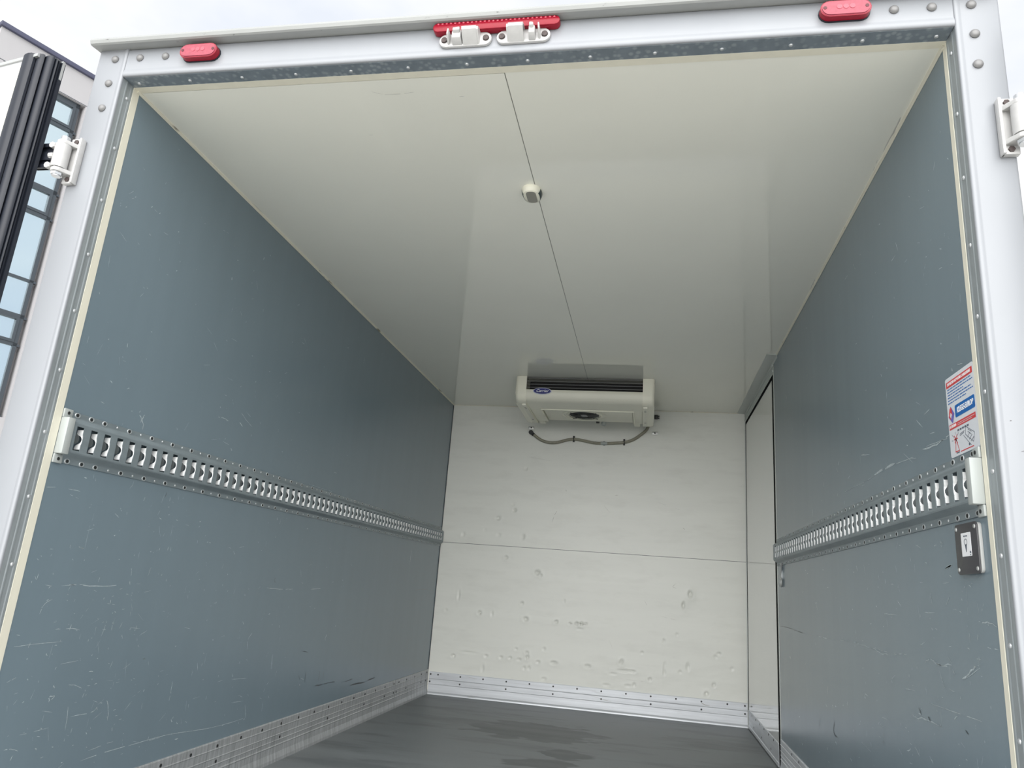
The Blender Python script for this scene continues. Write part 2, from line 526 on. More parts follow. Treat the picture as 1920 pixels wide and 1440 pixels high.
# ------------------------------------------------------------------ wear: (along, height) points in metres and a width
MARK_L=[([(0.3,1.151),(0.293,1.133),(0.303,1.123),(0.302,1.107)],5),([(0.278,1.144),(0.289,1.136),(0.289,1.124)],4),([(0.8,1.278),(0.839,1.26),(0.887,1.245)],2),([(0.829,1.289),(0.882,1.274)],2),([(0.663,1.231),(0.7,1.233),(0.73,1.231)],4),([(0.799,1.241),(0.824,1.233)],5),([(0.005,0.898),(0.063,0.903),(0.119,0.902)],2),([(0.281,0.877),(0.289,0.87)],4),([(0.458,0.869),(0.469,0.864)],4),([(0.455,0.889),(0.447,0.874)],2),([(0.729,0.814),(0.753,0.813)],3),([(0.541,0.785),(0.545,0.773)],3),([(0.914,0.789),(0.912,0.782)],4),([(0.119,1.143),(0.133,1.142)],3),([(0.121,0.939),(0.131,0.938)],4),([(0.164,0.942),(0.163,0.936)],4),([(0.456,1.147),(0.461,1.14)],3),([(0.772,1.143),(0.783,1.136)],5),([(0.664,1.266),(0.669,1.263)],4),([(0.263,0.861),(0.283,0.851)],2),([(0.17,0.762),(0.174,0.758)],4),([(0.279,0.803),(0.285,0.8)],4),([(0.541,0.869),(0.552,0.868)],3),([(0.376,0.717),(0.381,0.71)],3),([(0.463,0.724),(0.459,0.698)],2),([(0.242,1.149),(0.246,1.147)],3),([(0.716,1.156),(0.779,1.149)],2),([(0.154,0.668),(0.252,0.665),(0.357,0.669)],4),([(0.128,0.665),(0.211,0.67)],2),([(0.023,0.525),(0.088,0.527),(0.174,0.528)],2),([(0.322,0.574),(0.318,0.552),(0.312,0.533)],2.5),([(0.311,0.552),(0.331,0.55)],3),([(0.387,0.568),(0.379,0.551)],3),([(0.348,0.562),(0.348,0.547)],3),([(0.285,0.569),(0.285,0.538)],2),([(0.454,0.562),(0.453,0.545)],3),([(0.424,0.552),(0.468,0.548)],2),([(0.141,0.559),(0.188,0.559),(0.227,0.554)],3),([(0.192,0.569),(0.189,0.555)],5),([(0.174,0.385),(0.172,0.397),(0.188,0.397),(0.179,0.39)],4),([(0.244,0.365),(0.249,0.341),(0.252,0.307)],3),([(0.261,0.339),(0.334,0.339),(0.356,0.35)],2.5),([(0.35,0.353),(0.357,0.341)],4),([(0.389,0.362),(0.402,0.337),(0.408,0.308)],4),([(0.101,0.321),(0.191,0.323)],2),([(0.355,0.242),(0.449,0.248)],3),([(0.332,0.221),(0.46,0.225),(0.668,0.22)],3),([(0.294,0.446),(0.31,0.443)],5),([(0.308,0.425),(0.315,0.422)],5),([(0.322,0.409),(0.334,0.413)],5),([(0.177,0.424),(0.183,0.417)],5),([(0.229,0.419),(0.252,0.416),(0.281,0.405)],2),([(0.185,0.473),(0.245,0.477)],2),([(0.078,0.597),(0.087,0.62),(0.109,0.632)],2),([(0.036,0.686),(0.044,0.678),(0.045,0.693)],2),([(0.321,0.634),(0.321,0.618)],5),([(0.382,0.68),(0.387,0.67)],4),([(0.379,0.645),(0.389,0.643)],4),([(0.466,0.722),(0.458,0.696)],2),([(0.066,0.295),(0.087,0.293),(0.109,0.286)],3),([(0.129,0.503),(0.134,0.497)],4),([(0.086,0.448),(0.091,0.445)],4),([(0.314,0.478),(0.319,0.474)],4),([(0.512,0.461),(0.521,0.458)],4),([(0.447,0.409),(0.438,0.464)],1.5),([(0.373,0.446),(0.381,0.464)],3),([(0.328,0.295),(0.339,0.28)],3),([(0.162,0.282),(0.168,0.277)],5),([(0.38,0.717),(0.386,0.685)],2),([(0.278,0.802),(0.282,0.8)],4),([(0.166,0.762),(0.176,0.759)],4),([(0.063,0.751),(0.074,0.753)],2),([(0.548,0.334),(0.55,0.317)],2),([(1.188,0.67),(1.323,0.665),(1.412,0.667)],3),([(1.586,0.667),(1.689,0.671)],3),([(1.317,0.417),(1.323,0.36)],2.5),([(1.825,0.468),(1.819,0.438)],2),([(1.417,1.108),(1.675,1.108)],1),([(1.599,0.275),(1.621,0.266)],4),([(2.963,0.928),(2.958,0.83)],2),([(1.324,0.415),(1.329,0.358)],3),([(1.131,0.506),(1.108,0.483),(1.113,0.448)],2.5),([(1.037,0.37),(1.043,0.353)],3),([(0.799,0.426),(0.809,0.402)],3),([(0.678,0.382),(0.681,0.353),(0.679,0.324)],4),([(0.707,0.264),(0.717,0.259)],6),([(0.791,0.248),(0.799,0.244)],6),([(0.748,0.202),(0.766,0.2)],6),([(0.74,0.254),(0.748,0.246)],3),([(1.16,0.251),(1.18,0.208),(1.166,0.196)],3),([(0.52,0.223),(0.707,0.223),(0.955,0.204),(1.164,0.202)],3),([(1.298,0.291),(1.291,0.279)],3),([(1.035,0.351),(1.141,0.345)],2),([(0.942,0.388),(0.943,0.366)],2),([(1.061,0.27),(1.143,0.265)],2),([(0.511,0.462),(0.52,0.458)],5),([(0.476,0.501),(0.482,0.496)],4),([(1.823,0.463),(1.81,0.446)],2)]
DARK_L=[([(1.249,0.708),(1.24,0.7),(1.255,0.687)],3),([(3.119,0.672),(3.294,0.68),(3.536,0.673)],3),([(2.304,0.406),(2.312,0.366)],2.5),([(2.379,0.399),(2.377,0.361)],2.5),([(2.276,0.402),(2.279,0.378)],2),([(2.728,0.415),(2.728,0.365)],2.5),([(2.863,0.41),(2.859,0.361)],3),([(1.801,0.309),(1.801,0.266)],6),([(1.847,0.302),(1.849,0.266)],4),([(1.653,0.318),(1.657,0.277)],6),([(1.593,0.409),(1.645,0.4)],5),([(1.911,0.383),(1.922,0.351)],2),([(1.586,0.312),(1.603,0.291)],4),([(2.762,0.672),(2.836,0.675)],2),([(2.196,0.202),(2.356,0.201),(2.554,0.204)],10),([(2.122,0.229),(2.229,0.234)],6),([(1.768,0.249),(2.014,0.244)],6),([(0.469,0.947),(0.466,0.931)],3)]
MARK_R=[([(1.542,0.649),(1.383,0.649)],2),([(1.193,0.654),(1.108,0.655)],2),([(1.038,0.658),(0.954,0.655),(0.834,0.651)],5),([(0.818,0.653),(0.742,0.643),(0.676,0.646)],6),([(0.801,0.655),(0.726,0.651),(0.675,0.651)],2),([(0.627,0.65),(0.524,0.656)],4),([(0.4,0.648),(0.362,0.658),(0.319,0.65),(0.239,0.656)],5),([(0.353,0.654),(0.3,0.649),(0.253,0.652)],4),([(0.258,0.671),(0.238,0.658)],3),([(0.425,0.684),(0.386,0.694)],3),([(0.188,0.633),(0.144,0.65),(0.115,0.662)],8),([(0.18,0.632),(0.096,0.662)],3),([(0.236,0.648),(0.222,0.632)],4),([(0.312,0.635),(0.29,0.605)],3),([(0.293,0.613),(0.288,0.604)],6),([(0.084,0.749),(0.055,0.748),(0.041,0.749),(0.004,0.742)],4),([(0.055,0.702),(0.009,0.701)],3),([(0.232,0.856),(0.195,0.86)],8),([(0.219,0.852),(0.205,0.855)],5),([(0.331,0.804),(0.328,0.781)],3),([(0.222,0.797),(0.244,0.778)],3),([(0.714,0.75),(0.587,0.75)],3),([(0.399,0.76),(0.315,0.761)],3),([(0.397,0.561),(0.212,0.562),(0.11,0.563)],2.5),([(0.51,0.519),(0.482,0.515),(0.427,0.521),(0.322,0.521)],5),([(0.469,0.529),(0.447,0.525)],5),([(0.341,0.523),(0.318,0.52)],6),([(0.767,0.475),(0.709,0.477)],3),([(0.786,0.456),(0.762,0.451)],3),([(0.553,0.573),(0.481,0.576)],3),([(0.249,0.548),(0.229,0.555)],5),([(0.554,0.476),(0.547,0.472)],5),([(0.57,0.427),(0.539,0.437)],5),([(0.508,0.447),(0.478,0.431)],3),([(0.412,0.444),(0.392,0.433)],4),([(0.108,0.678),(0.089,0.678)],4),([(0.099,0.683),(0.097,0.674)],4),([(0.13,0.825),(0.132,0.76),(0.136,0.688)],1.5),([(0.15,0.696),(0.135,0.694)],4),([(0.204,0.597),(0.209,0.59)],4),([(0.263,0.605),(0.221,0.6)],2),([(0.661,0.582),(0.656,0.575)],3),([(0.18,0.769),(0.164,0.763)],3),([(0.406,0.594),(0.405,0.576)],2),([(2.13,0.536),(2.108,0.524)],3),([(0.116,0.818),(0.105,0.815)],4),([(0.426,0.872),(0.425,0.853)],2),([(0.354,0.873),(0.333,0.871)],3),([(0.213,0.84),(0.196,0.837)],4),([(0.248,0.917),(0.235,0.909)],4),([(0.533,0.924),(0.519,0.925)],4),([(0.666,0.842),(0.662,0.829)],2),([(0.568,0.882),(0.566,0.857)],1.5),([(0.055,0.783),(0.065,0.768)],2),([(0.205,0.478),(0.197,0.478)],3),([(1.445,0.279),(1.439,0.27)],3),([(1.903,0.213),(1.887,0.207)],4),([(1.319,0.32),(1.298,0.311)],4),([(0.563,0.402),(0.534,0.404)],2),([(0.988,0.375),(0.889,0.366)],2),([(0.577,0.481),(0.559,0.48)],3),([(1.125,1.134),(0.819,1.132),(0.69,1.136)],2.5),([(0.708,1.138),(0.607,1.137),(0.522,1.138)],12),([(0.833,1.218),(0.745,1.205)],3),([(0.547,1.24),(0.533,1.234)],4),([(1.062,1.11),(1.061,1.092)],3),([(1.555,1.134),(1.553,1.102)],2),([(1.34,1.21),(1.353,1.185)],1.5),([(0.515,1.135),(0.417,1.132),(0.36,1.125)],4),([(0.447,1.152),(0.387,1.118)],3),([(0.404,1.133),(0.378,1.13)],4),([(0.315,1.137),(0.225,1.132),(0.149,1.137)],6),([(0.291,1.14),(0.162,1.133)],3),([(0.342,1.217),(0.304,1.19)],4),([(0.286,1.217),(0.25,1.222)],2.5),([(0.106,1.278),(0.101,1.268)],6),([(0.077,1.277),(0.05,1.271)],3),([(0.236,0.853),(0.195,0.862)],8),([(0.249,0.913),(0.235,0.909)],4),([(0.288,0.908),(0.272,0.909)],3),([(0.423,1.171),(0.413,1.164)],4),([(0.262,1.164),(0.219,1.159)],3),([(0.453,0.892),(0.449,0.879)],2),([(0.156,1.353),(0.151,1.349)],4),([(0.455,1.22),(0.442,1.214)],4)]
DARK_R=[([(2.349,0.656),(2.074,0.654),(1.961,0.649)],2.5),([(1.942,0.651),(1.854,0.648),(1.63,0.646)],3),([(1.453,0.536),(1.447,0.524)],4),([(1.771,0.538),(1.793,0.521)],3),([(1.671,0.539),(1.673,0.526)],3),([(2.171,0.39),(2.18,0.327)],4),([(1.541,0.373),(1.562,0.325)],5),([(1.32,0.384),(1.338,0.345),(1.283,0.336)],6),([(0.752,0.44),(0.766,0.407)],5),([(2.052,0.276),(2.061,0.267)],3),([(1.902,0.803),(1.91,0.796)],3),([(0.461,0.541),(0.45,0.527)],6),([(0.404,0.529),(0.391,0.521)],6),([(0.194,0.534),(0.179,0.528)],5),([(1.416,0.524),(1.414,0.511)],2.5),([(1.371,0.525),(1.369,0.511)],2.5),([(1.328,0.525),(1.325,0.512)],2.5),([(1.286,0.526),(1.283,0.513)],2.5),([(1.245,0.526),(1.243,0.513)],2.5),([(1.205,0.527),(1.203,0.514)],2.5),([(1.167,0.527),(1.165,0.515)],2.5),([(1.129,0.527),(1.127,0.515)],2.5),([(1.093,0.528),(1.091,0.516)],2.5),([(1.585,1.49),(1.582,1.441)],4),([(1.817,1.463),(1.84,1.447)],2)]
DENTS=[(0.327,0.551,9,9,9),(0.651,0.535,11,9,9),(0.859,0.532,7,6,6),(0.954,0.53,6,6,4),(0.999,0.533,7,8,8),(1.032,0.534,8,8,9),(1.062,0.536,6,6,5),(0.17,0.657,5,26,3),(1.745,0.775,9,14,7),(1.698,0.704,5,16,6),(0.167,0.255,9,8,6),(0.599,0.337,7,5,4),(0.675,0.318,7,8,5),(0.678,0.293,8,9,7),(0.753,0.268,9,6,5),(0.861,0.272,16,7,6),(1.087,0.271,15,7,6),(1.302,0.311,8,8,6),(1.576,0.471,5,10,5),(1.924,0.421,9,7,5),(1.436,0.387,7,6,4),(1.582,0.281,5,16,6),(1.73,0.325,9,18,4),(1.893,0.232,8,10,6),(1.85,0.172,9,9,6),(1.491,0.227,7,8,5),(0.8,0.166,11,6,6),(0.378,0.194,7,18,6),(0.662,0.222,6,8,4),(0.396,0.275,9,6,5),(0.5,0.275,9,6,5),(0.562,0.277,7,6,5),(0.624,0.272,10,6,5),(0.789,0.354,7,7,3),(1.323,0.264,30,5,5),(1.381,0.265,12,6,4),(1.21,0.167,18,4,4),(0.619,0.635,6,6,3),(0.906,0.673,4,10,3),(0.415,0.549,6,14,3),(0.087,0.55,7,7,3),(0.276,0.287,40,5,4),(1.253,0.239,18,4,3),(1.68,0.29,6,8,4),(0.695,0.225,6,10,4),(1.39,0.184,7,9,4),(1.352,0.175,14,6,3),(2.004,0.338,7,9,3),(1.023,0.501,16,5,3),(0.521,1.265,8,10,5),(0.407,1.203,10,9,6),(0.315,1.113,6,8,3),(0.165,1.073,6,13,4),(0.488,0.933,8,7,5),(0.168,0.657,5,22,3),(0.503,1.31,7,6,3),(0.419,1.084,10,9,4)]
DENTS+=[(0.582,1.565,7,8,6),(0.512,1.307,6,6,4),(0.521,1.264,8,7,6),(0.402,1.2,9,8,6),(0.593,1.083,8,14,6),(0.16,1.071,5,14,3),(0.481,0.936,7,8,4),(0.712,0.847,12,11,9),(0.736,0.829,7,7,6),(1.739,0.785,9,14,8),(1.695,0.708,6,14,5),(0.619,0.636,6,9,4),(0.17,0.254,9,7,6),(1.308,0.323,8,8,5),(1.658,0.518,7,7,3),(1.583,0.323,5,16,4),(1.846,0.175,8,8,6),(1.904,0.401,9,7,5),(0.864,0.536,7,6,5)]
DARK_B=[([(0.829,1.281),(0.808,1.246),(0.794,1.194)],3),([(0.873,1.433),(0.885,1.416)],4),([(1.223,1.405),(1.245,1.409)],3),([(1.147,1.333),(1.191,1.287)],1.5),([(1.689,1.208),(1.702,1.198)],4),([(1.648,0.841),(1.627,0.818),(1.659,0.81)],2.5),([(0.606,1.649),(0.771,1.627)],1.2),([(1.001,0.542),(1.065,0.529)],4),([(0.955,0.53),(0.974,0.532)],3),([(0.327,0.554),(0.334,0.541)],4),([(0.712,0.855),(0.718,0.844)],3),([(1.744,0.79),(1.739,0.764)],3),([(0.515,1.269),(0.53,1.259)],3),([(0.667,0.344),(0.678,0.267)],1.5),([(1.223,0.443),(1.244,0.394)],1.2),([(1.338,0.213),(1.456,0.212)],1.2),([(0.262,0.132),(0.348,0.127)],3),([(1.296,0.285),(1.402,0.272)],1.5),([(1.791,0.122),(1.866,0.105)],9),([(1.117,0.093),(1.251,0.069)],3),([(1.509,1.375),(1.674,1.328)],1),([(1.442,0.72),(1.47,0.67)],1.2),([(1.551,0.625),(1.657,0.608)],1)]

# ================================================================== ground and body shell
ground = box('ground', -40, 40, -40, 40, -1.25, -0.95, M['ground'])
struct(ground, 'unseen yard around the truck, made pale to bounce light inside')

floor = box('floor', -0.08, W + 0.08, -0.06, L + 0.08, -0.12, 0.0, M['floor'])
struct(floor, 'dark grey textured cargo floor with damp streaks')

# ------------------------------------------------------------------ walls
def wall_slab(name, x0, x1, y1):
    return box(name, x0, x1, 0.0, y1, -0.12, H + 0.08, M['grey_wall'])

wall_left = struct(box('wall_left', -0.085, 0.0, 0.0, L + 0.085, -0.12, H + 0.08, M['grey_wall']),
                   'scratched dark grey left side wall of the cargo box')
box('edge_strip', -0.05, 0.0012, -0.024, 0.0, -0.12, H + 0.03, M['cream'], wall_left)
box('outer_skin', -0.088, -0.0851, 0.0, L + 0.09, -0.12, H + 0.1, M['outer'], wall_left)

DY0 = 2.400                                    # where the side door begins on the right wall
bm = bmesh.new()
add_box(bm, W, W + 0.085, 0.0, DY0, -0.12, H + 0.08)
add_box(bm, W + 0.02, W + 0.085, DY0, L + 0.085, -0.12, H + 0.08)
wall_right = struct(from_bm('wall_right', bm, M['grey_wall']), 'scratched dark grey right side wall ending at the side door')
box('edge_strip', W - 0.0012, W + 0.05, -0.018, 0.0, -0.12, H + 0.03, M['cream'], wall_right)
box('outer_skin', W + 0.0851, W + 0.088, 0.0, L + 0.09, -0.12, H + 0.1, M['outer'], wall_right)

ribbons('scratch', MARK_L, M['scratch'], wall_left, lambda a, b, l: (l, a, b), seed=2)
ribbons('scuff', DARK_L, M['scuff'], wall_left, lambda a, b, l: (l * 1.4, a, b), seed=3)
ribbons('scratch', MARK_R, M['scratch'], wall_right, lambda a, b, l: (W - l, a, b), seed=4)
ribbons('scuff', DARK_R, M['scuff'], wall_right, lambda a, b, l: (W - l * 1.4, a, b), seed=5)

def small_marks(n, y1, seed, zmax=1.9):
    rnd = random.Random(seed)
    out = []
    for i in range(n):
        y = abs(rnd.gauss(0, 0.75)) + 0.02
        z = rnd.uniform(0.18, 1.0) if rnd.random() < 0.75 else rnd.uniform(1.1, zmax)
        if y > y1 or 0.94 < z < 1.12:
            continue
        a = rnd.choice([rnd.gauss(pi / 2, 0.35), rnd.gauss(0, 0.3), rnd.uniform(0, pi)])
        l = rnd.choice([0.004, 0.006, 0.008, 0.012, 0.02, 0.035])
        out.append(([(y, z), (y + cos(a) * l, z + sin(a) * l)], rnd.uniform(1.4, 3.6) if l < 0.015 else rnd.uniform(0.9, 1.8)))
    return out
ribbons('fine_scratch', small_marks(420, 3.0, 11), M['scratch'], wall_left, lambda a, b, l: (l, a, b), seed=6)
ribbons('fine_scratch', small_marks(260, 2.2, 12), M['scratch'], wall_right, lambda a, b, l: (W - l, a, b), seed=7)

# back wall: a slab with two dented sheets
wall_back = struct(box('wall_back', -0.0, W + 0.02, L + 0.012, L + 0.085, -0.12, H + 0.08, M['white_back']),
                   'dented white front bulkhead at the far end')
def dented_sheet(z0, z1, step):
    nx = int((W - 0.004) / step)
    nz = int((z1 - z0) / step)
    dents = [d for d in DENTS if z0 < d[1] < z1]
    hs = {}
    for (x, z, a, b, h) in dents:
        sa, sb, dep = a * 0.00085, b * 0.00085, h * 0.0022
        i0, i1 = int((x - 4 * sa) / step), int((x + 4 * sa) / step) + 2
        j0, j1 = int((z - z0 - 4 * sb) / step), int((z - z0 + 4 * sb) / step) + 2
        for i in range(max(0, i0), min(nx, i1) + 1):
            for j in range(max(0, j0), min(nz, j1) + 1):
                px, pz = 0.002 + i * (W - 0.004) / nx, z0 + j * (z1 - z0) / nz
                q = ((px - x) / sa) ** 2 + ((pz - z) / sb) ** 2
                hs[(i, j)] = hs.get((i, j), 0) + dep * (math.exp(-q * 0.5) - 0.25 * math.exp(-q * 0.13))
    rnd = random.Random(3)
    ph = [(rnd.uniform(0, 6), rnd.uniform(1.5, 5), rnd.uniform(2, 7)) for _ in range(4)]
    verts, faces = [], []
    for j in range(nz + 1):
        for i in range(nx + 1):
            x, z = 0.002 + i * (W - 0.004) / nx, z0 + j * (z1 - z0) / nz
            wv = sum(sin(p + kx * x + kz * z) for p, kx, kz in ph) * 0.00035
            verts.append((x, L + wv * min(1, 8 * min(x, W - x, z - z0, z1 - z)) + hs.get((i, j), 0), z))
    for j in range(nz):
        for i in range(nx):
            a = j * (nx + 1) + i
            faces.append((a, a + 1, a + nx + 2, a + nx + 1))
    me = bpy.data.meshes.new('wall_sheet')
    me.from_pydata(verts, [], faces)
    me.materials.append(M['white_back'])
    for p in me.polygons:
        p.use_smooth = True
    return link(bpy.data.objects.new('wall_sheet', me), wall_back)
box('seam_filler', 0.003, W - 0.003, L + 0.004, L + 0.012, 1.009, 1.012, M['scuff'], wall_back)
dented_sheet(0.0, 1.0092, 0.0068)['label'] = 'lower dented white sheet'
dented_sheet(1.0118, H, 0.0105)['label'] = 'upper white sheet'

ribbons('scuff', DARK_B, mat('grey_wall_scuff', (0.36, 0.355, 0.32), 0.6), wall_back, lambda a, b, l: (a, L - 0.0035 - (0.006 if b < 0.1435 else 0), b), seed=12)

# ceiling: roof slab and two sheets with a seam
ceiling = struct(box('ceiling', -0.085, W + 0.085, -0.02, L + 0.085, H + 0.012, H + 0.085, M['outer']),
                 'pale glossy ceiling of two sheets meeting in a seam')
box('ceiling_sheet', 0.0, SEAM - 0.0013, 0.003, L + 0.01, H, H + 0.012, M['white_ceil'], ceiling)
box('ceiling_sheet', SEAM + 0.0013, W, 0.0, L + 0.01, H, H + 0.012, M['white_ceil'], ceiling)
box('seam_filler', SEAM - 0.0014, SEAM + 0.0014, 0.0, L, H + 0.0022, H + 0.012, M['joint'], ceiling)
box('edge_strip', 0.0, W, -0.023, 0.0, H - 0.001, H + 0.03, M['cream'], ceiling)
ribbons('scuff', [([(0.70, 0.06), (0.76, 0.062), (0.80, 0.058)], 3), ([(0.68, 0.045), (0.71, 0.06)], 2), ([(0.92, 0.085), (0.935, 0.085)], 2.5),
                  ([(0.60, 0.24), (0.62, 0.243)], 2), ([(2.088, 0.26), (2.090, 0.33), (2.091, 0.42)], 7), ([(2.087, 0.46), (2.090, 0.52)], 4), ([(2.089, 1.30), (2.092, 1.42)], 6), ([(0.008, 0.62), (0.010, 0.70)], 5)], mat('ceiling_smudge', (0.50, 0.50, 0.47), 0.4), ceiling,
        lambda a, b, l: (a, b, H - l), seed=8)

# sealant beads along the ceiling edges and corners
def bead(name, pts, label):
    rnd = random.Random(len(name))
    bm = bmesh.new()
    add_tube(bm, pts, 0.0062, 6)
    return struct(from_bm(name, bm, M['bead'], smooth=True, angle=60), label)
bead('trim_5', [(0.001, -0.01, H - 0.001), (0.001, 1.2, H - 0.001), (0.001, 2.4, H - 0.001), (0.001, L, H - 0.001)], 'thin cream sealant line where left wall meets ceiling')
bead('trim_6', [(W - 0.001, -0.01, H - 0.001), (W - 0.001, 1.0, H - 0.001), (W - 0.001, DY0, H - 0.001)], 'thin cream sealant line where right wall meets ceiling')
tr7 = struct(box('trim_7', 0.0, 0.0035, L - 0.006, L, 0.155, H - 0.002, M['scuff']), 'dark joint line in the far left corner')
tr8 = struct(box('trim_8', 0.003, W - 0.003, L - 0.004, L, H - 0.004, H, M['bead']), 'joint line where bulkhead meets ceiling')

# ------------------------------------------------------------------ aluminium kick plates
riv = bmesh.new()
add_cyl(riv, (0, 0, 0), (0, 0, 1), 0.0056, 0.0012, 10)
rivet_hole = bpy.data.meshes.new('rivet')
riv.to_mesh(rivet_hole)
rivet_hole.materials.append(M['hole'])
riv.free()
def dots(parent, mesh, locs, d, name='rivet'):
    q = Vector(d).to_track_quat('Z', 'Y').to_euler()
    for p in locs:
        o = bpy.data.objects.new(name, mesh)
        o.location = p
        o.rotation_euler = q
        link(o, parent)

# left: two lengths, profile in (x, z)
KP = [(0, 0), (0.013, 0), (0.012, 0.012), (0.0065, 0.034), (0.005, 0.056), (0.007, 0.060), (0.005, 0.064), (0.005, 0.076), (0.0065, 0.079),
      (0.005, 0.082), (0.005, 0.097), (0.0065, 0.100), (0.005, 0.103), (0.0052, 0.126), (0.0068, 0.129), (0.0052, 0.132), (0.0052, 0.153), (0.0035, 0.1565), (0, 0.1565)]
bl = struct(empty('baseboard_left'), 'worn aluminium kick plate along the foot of the left wall')
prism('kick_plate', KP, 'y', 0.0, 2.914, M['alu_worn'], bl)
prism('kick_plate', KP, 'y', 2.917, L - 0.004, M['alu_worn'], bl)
dots(bl, rivet_hole, [(0.0052, 0.69 - 0.158 * k, 0.1385) for k in range(1, 5)] + [(0.0052, 0.69 + 0.157 * k, 0.1385) for k in range(15)] +
     [(0.0052, y, 0.1385) for y in (2.98, 3.131, 3.299, 3.445, 3.574)] + [(0.0052, y, 0.0885) for y in (0.54, 1.01, 1.478, 1.95, 2.418, 2.735, 2.895, 2.942, 3.133, 3.453, 3.56)], (1, 0, 0))
KB = [(0, 0), (-0.016, 0), (-0.015, 0.008), (-0.008, 0.018), (-0.007, 0.062), (-0.0085, 0.066), (-0.007, 0.070), (-0.007, 0.096), (-0.0085, 0.099), (-0.007, 0.102), (-0.007, 0.139), (-0.005, 0.1435), (0, 0.1435)]
bb = struct(empty('baseboard_back', (0, L, 0)), 'aluminium kick plate along the foot of the white bulkhead')
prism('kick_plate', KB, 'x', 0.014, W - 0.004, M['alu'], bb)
dots(bb, rivet_hole, [(x, -0.007, 0.127) for x in (0.024, 0.076, 0.232, 0.39, 0.549, 0.706, 0.865, 1.023, 1.181, 1.34, 1.498, 1.657, 1.815, 1.974, 2.081)] +
     [(x, -0.007, 0.080) for x in (0.022, 0.232, 0.549, 0.865, 1.182, 1.499, 1.815, 2.081)], (0, -1, 0))
br = struct(empty('baseboard_right', (W, 0, 0)), 'aluminium kick plate along the foot of the right wall')
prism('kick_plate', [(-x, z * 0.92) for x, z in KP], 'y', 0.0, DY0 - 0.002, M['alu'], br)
dots(br, rivet_hole, [(-0.0052, 2.11 - 0.158 * k, 0.130) for k in range(13)] + [(-0.0052, 1.951 - 0.316 * k, 0.082) for k in range(6)], (-1, 0, 0))

# ------------------------------------------------------------------ rear frame: posts, header, gutter
revet = bmesh.new()
add_dome(revet, (0, 0, 0), (0, 0, 1), 0.0052, 0.0030, 10, 3)
zinc_head = bpy.data.meshes.new('rivet')
revet.to_mesh(zinc_head)
zinc_head.materials.append(M['zinc'])
revet.free()
revet = bmesh.new()
add_cyl(revet, (0, 0, 0), (0, 0, 1), 0.0105, 0.003, 14, 0.0105)
add_dome(revet, (0, 0, 0.003), (0, 0, 1), 0.0100, 0.005, 14, 3)
grey_head = bpy.data.meshes.new('bolt')
revet.to_mesh(grey_head)
for p in grey_head.polygons:
    p.use_smooth = True
grey_head.materials.append(M['bolt_grey'])
revet.free()

YF = -0.070
def post(name, side, label):
    """side +1: left post at x = 0 (outwards is -x); -1: right post at x = W."""
    X = (lambda x: x) if side > 0 else (lambda x: W - x)
    white = [(-0.004, -0.050), (0.0, -0.066), (0.0002, -0.0695), (-0.0012, -0.0722), (-0.0040, -0.0732), (-0.0085, -0.0728), (-0.0125, -0.0707), (-0.016, YF),
             (-0.088, YF), (-0.0935, -0.066), (-0.0955, -0.058), (-0.0955, 0.02), (-0.0885, 0.02), (-0.0885, -0.05)]
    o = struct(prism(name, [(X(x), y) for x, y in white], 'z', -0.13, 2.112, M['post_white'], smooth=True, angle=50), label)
    y0 = -0.024 if side > 0 else -0.018
    rev = [(-0.03, y0), (0.0, y0), (0.0009, y0 - 0.004), (0.0009, y0 - 0.008), (-0.0002, y0 - 0.011), (-0.0002, -0.045), (0.0008, -0.0475),
           (0.0008, -0.0510), (-0.0002, -0.0535), (-0.0002, -0.0655), (-0.03, -0.0655)]
    prism('reveal_channel', [(X(x), y) for x, y in rev], 'z', -0.13, H + 0.02, M['galv'], o)
    dots(o, zinc_head, [(X(-0.0002), -0.038, 1.975 - 0.158 * k) for k in range(13)], (side, 0, 0))
    return o
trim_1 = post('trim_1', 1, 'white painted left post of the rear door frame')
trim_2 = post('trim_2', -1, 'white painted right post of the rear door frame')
dots(trim_1, grey_head, [(-0.037, YF, 2.080), (-0.039, YF, 2.002), (-0.040, YF, 1.923)], (0, -1, 0), 'bolt')
dots(trim_2, grey_head, [(2.137, YF, 2.075), (2.138, YF, 1.997), (2.138, YF, 1.918)], (0, -1, 0), 'bolt')
ribbons('scuff', [([(2.128, 0.93), (2.131, 0.90)], 2.5), ([(2.132, 0.925), (2.138, 0.924)], 2), ([(2.133, 0.845), (2.14, 0.838), (2.147, 0.842)], 4),
                  ([(2.132, 0.765), (2.14, 0.768), (2.150, 0.766)], 4), ([(2.134, 0.752), (2.15, 0.756)], 4), ([(2.136, 0.735), (2.15, 0.742)], 5), ([(2.136, 0.722), (2.155, 0.728)], 4),
                  ([(2.134, 0.70), (2.15, 0.71)], 4), ([(2.14, 1.06), (2.143, 1.063)], 4), ([(2.125, 1.12), (2.128, 1.12)], 3)],
        M['rust_bolt'], trim_2, lambda a, b, l: (a, YF - 0.0008, b), seed=9)

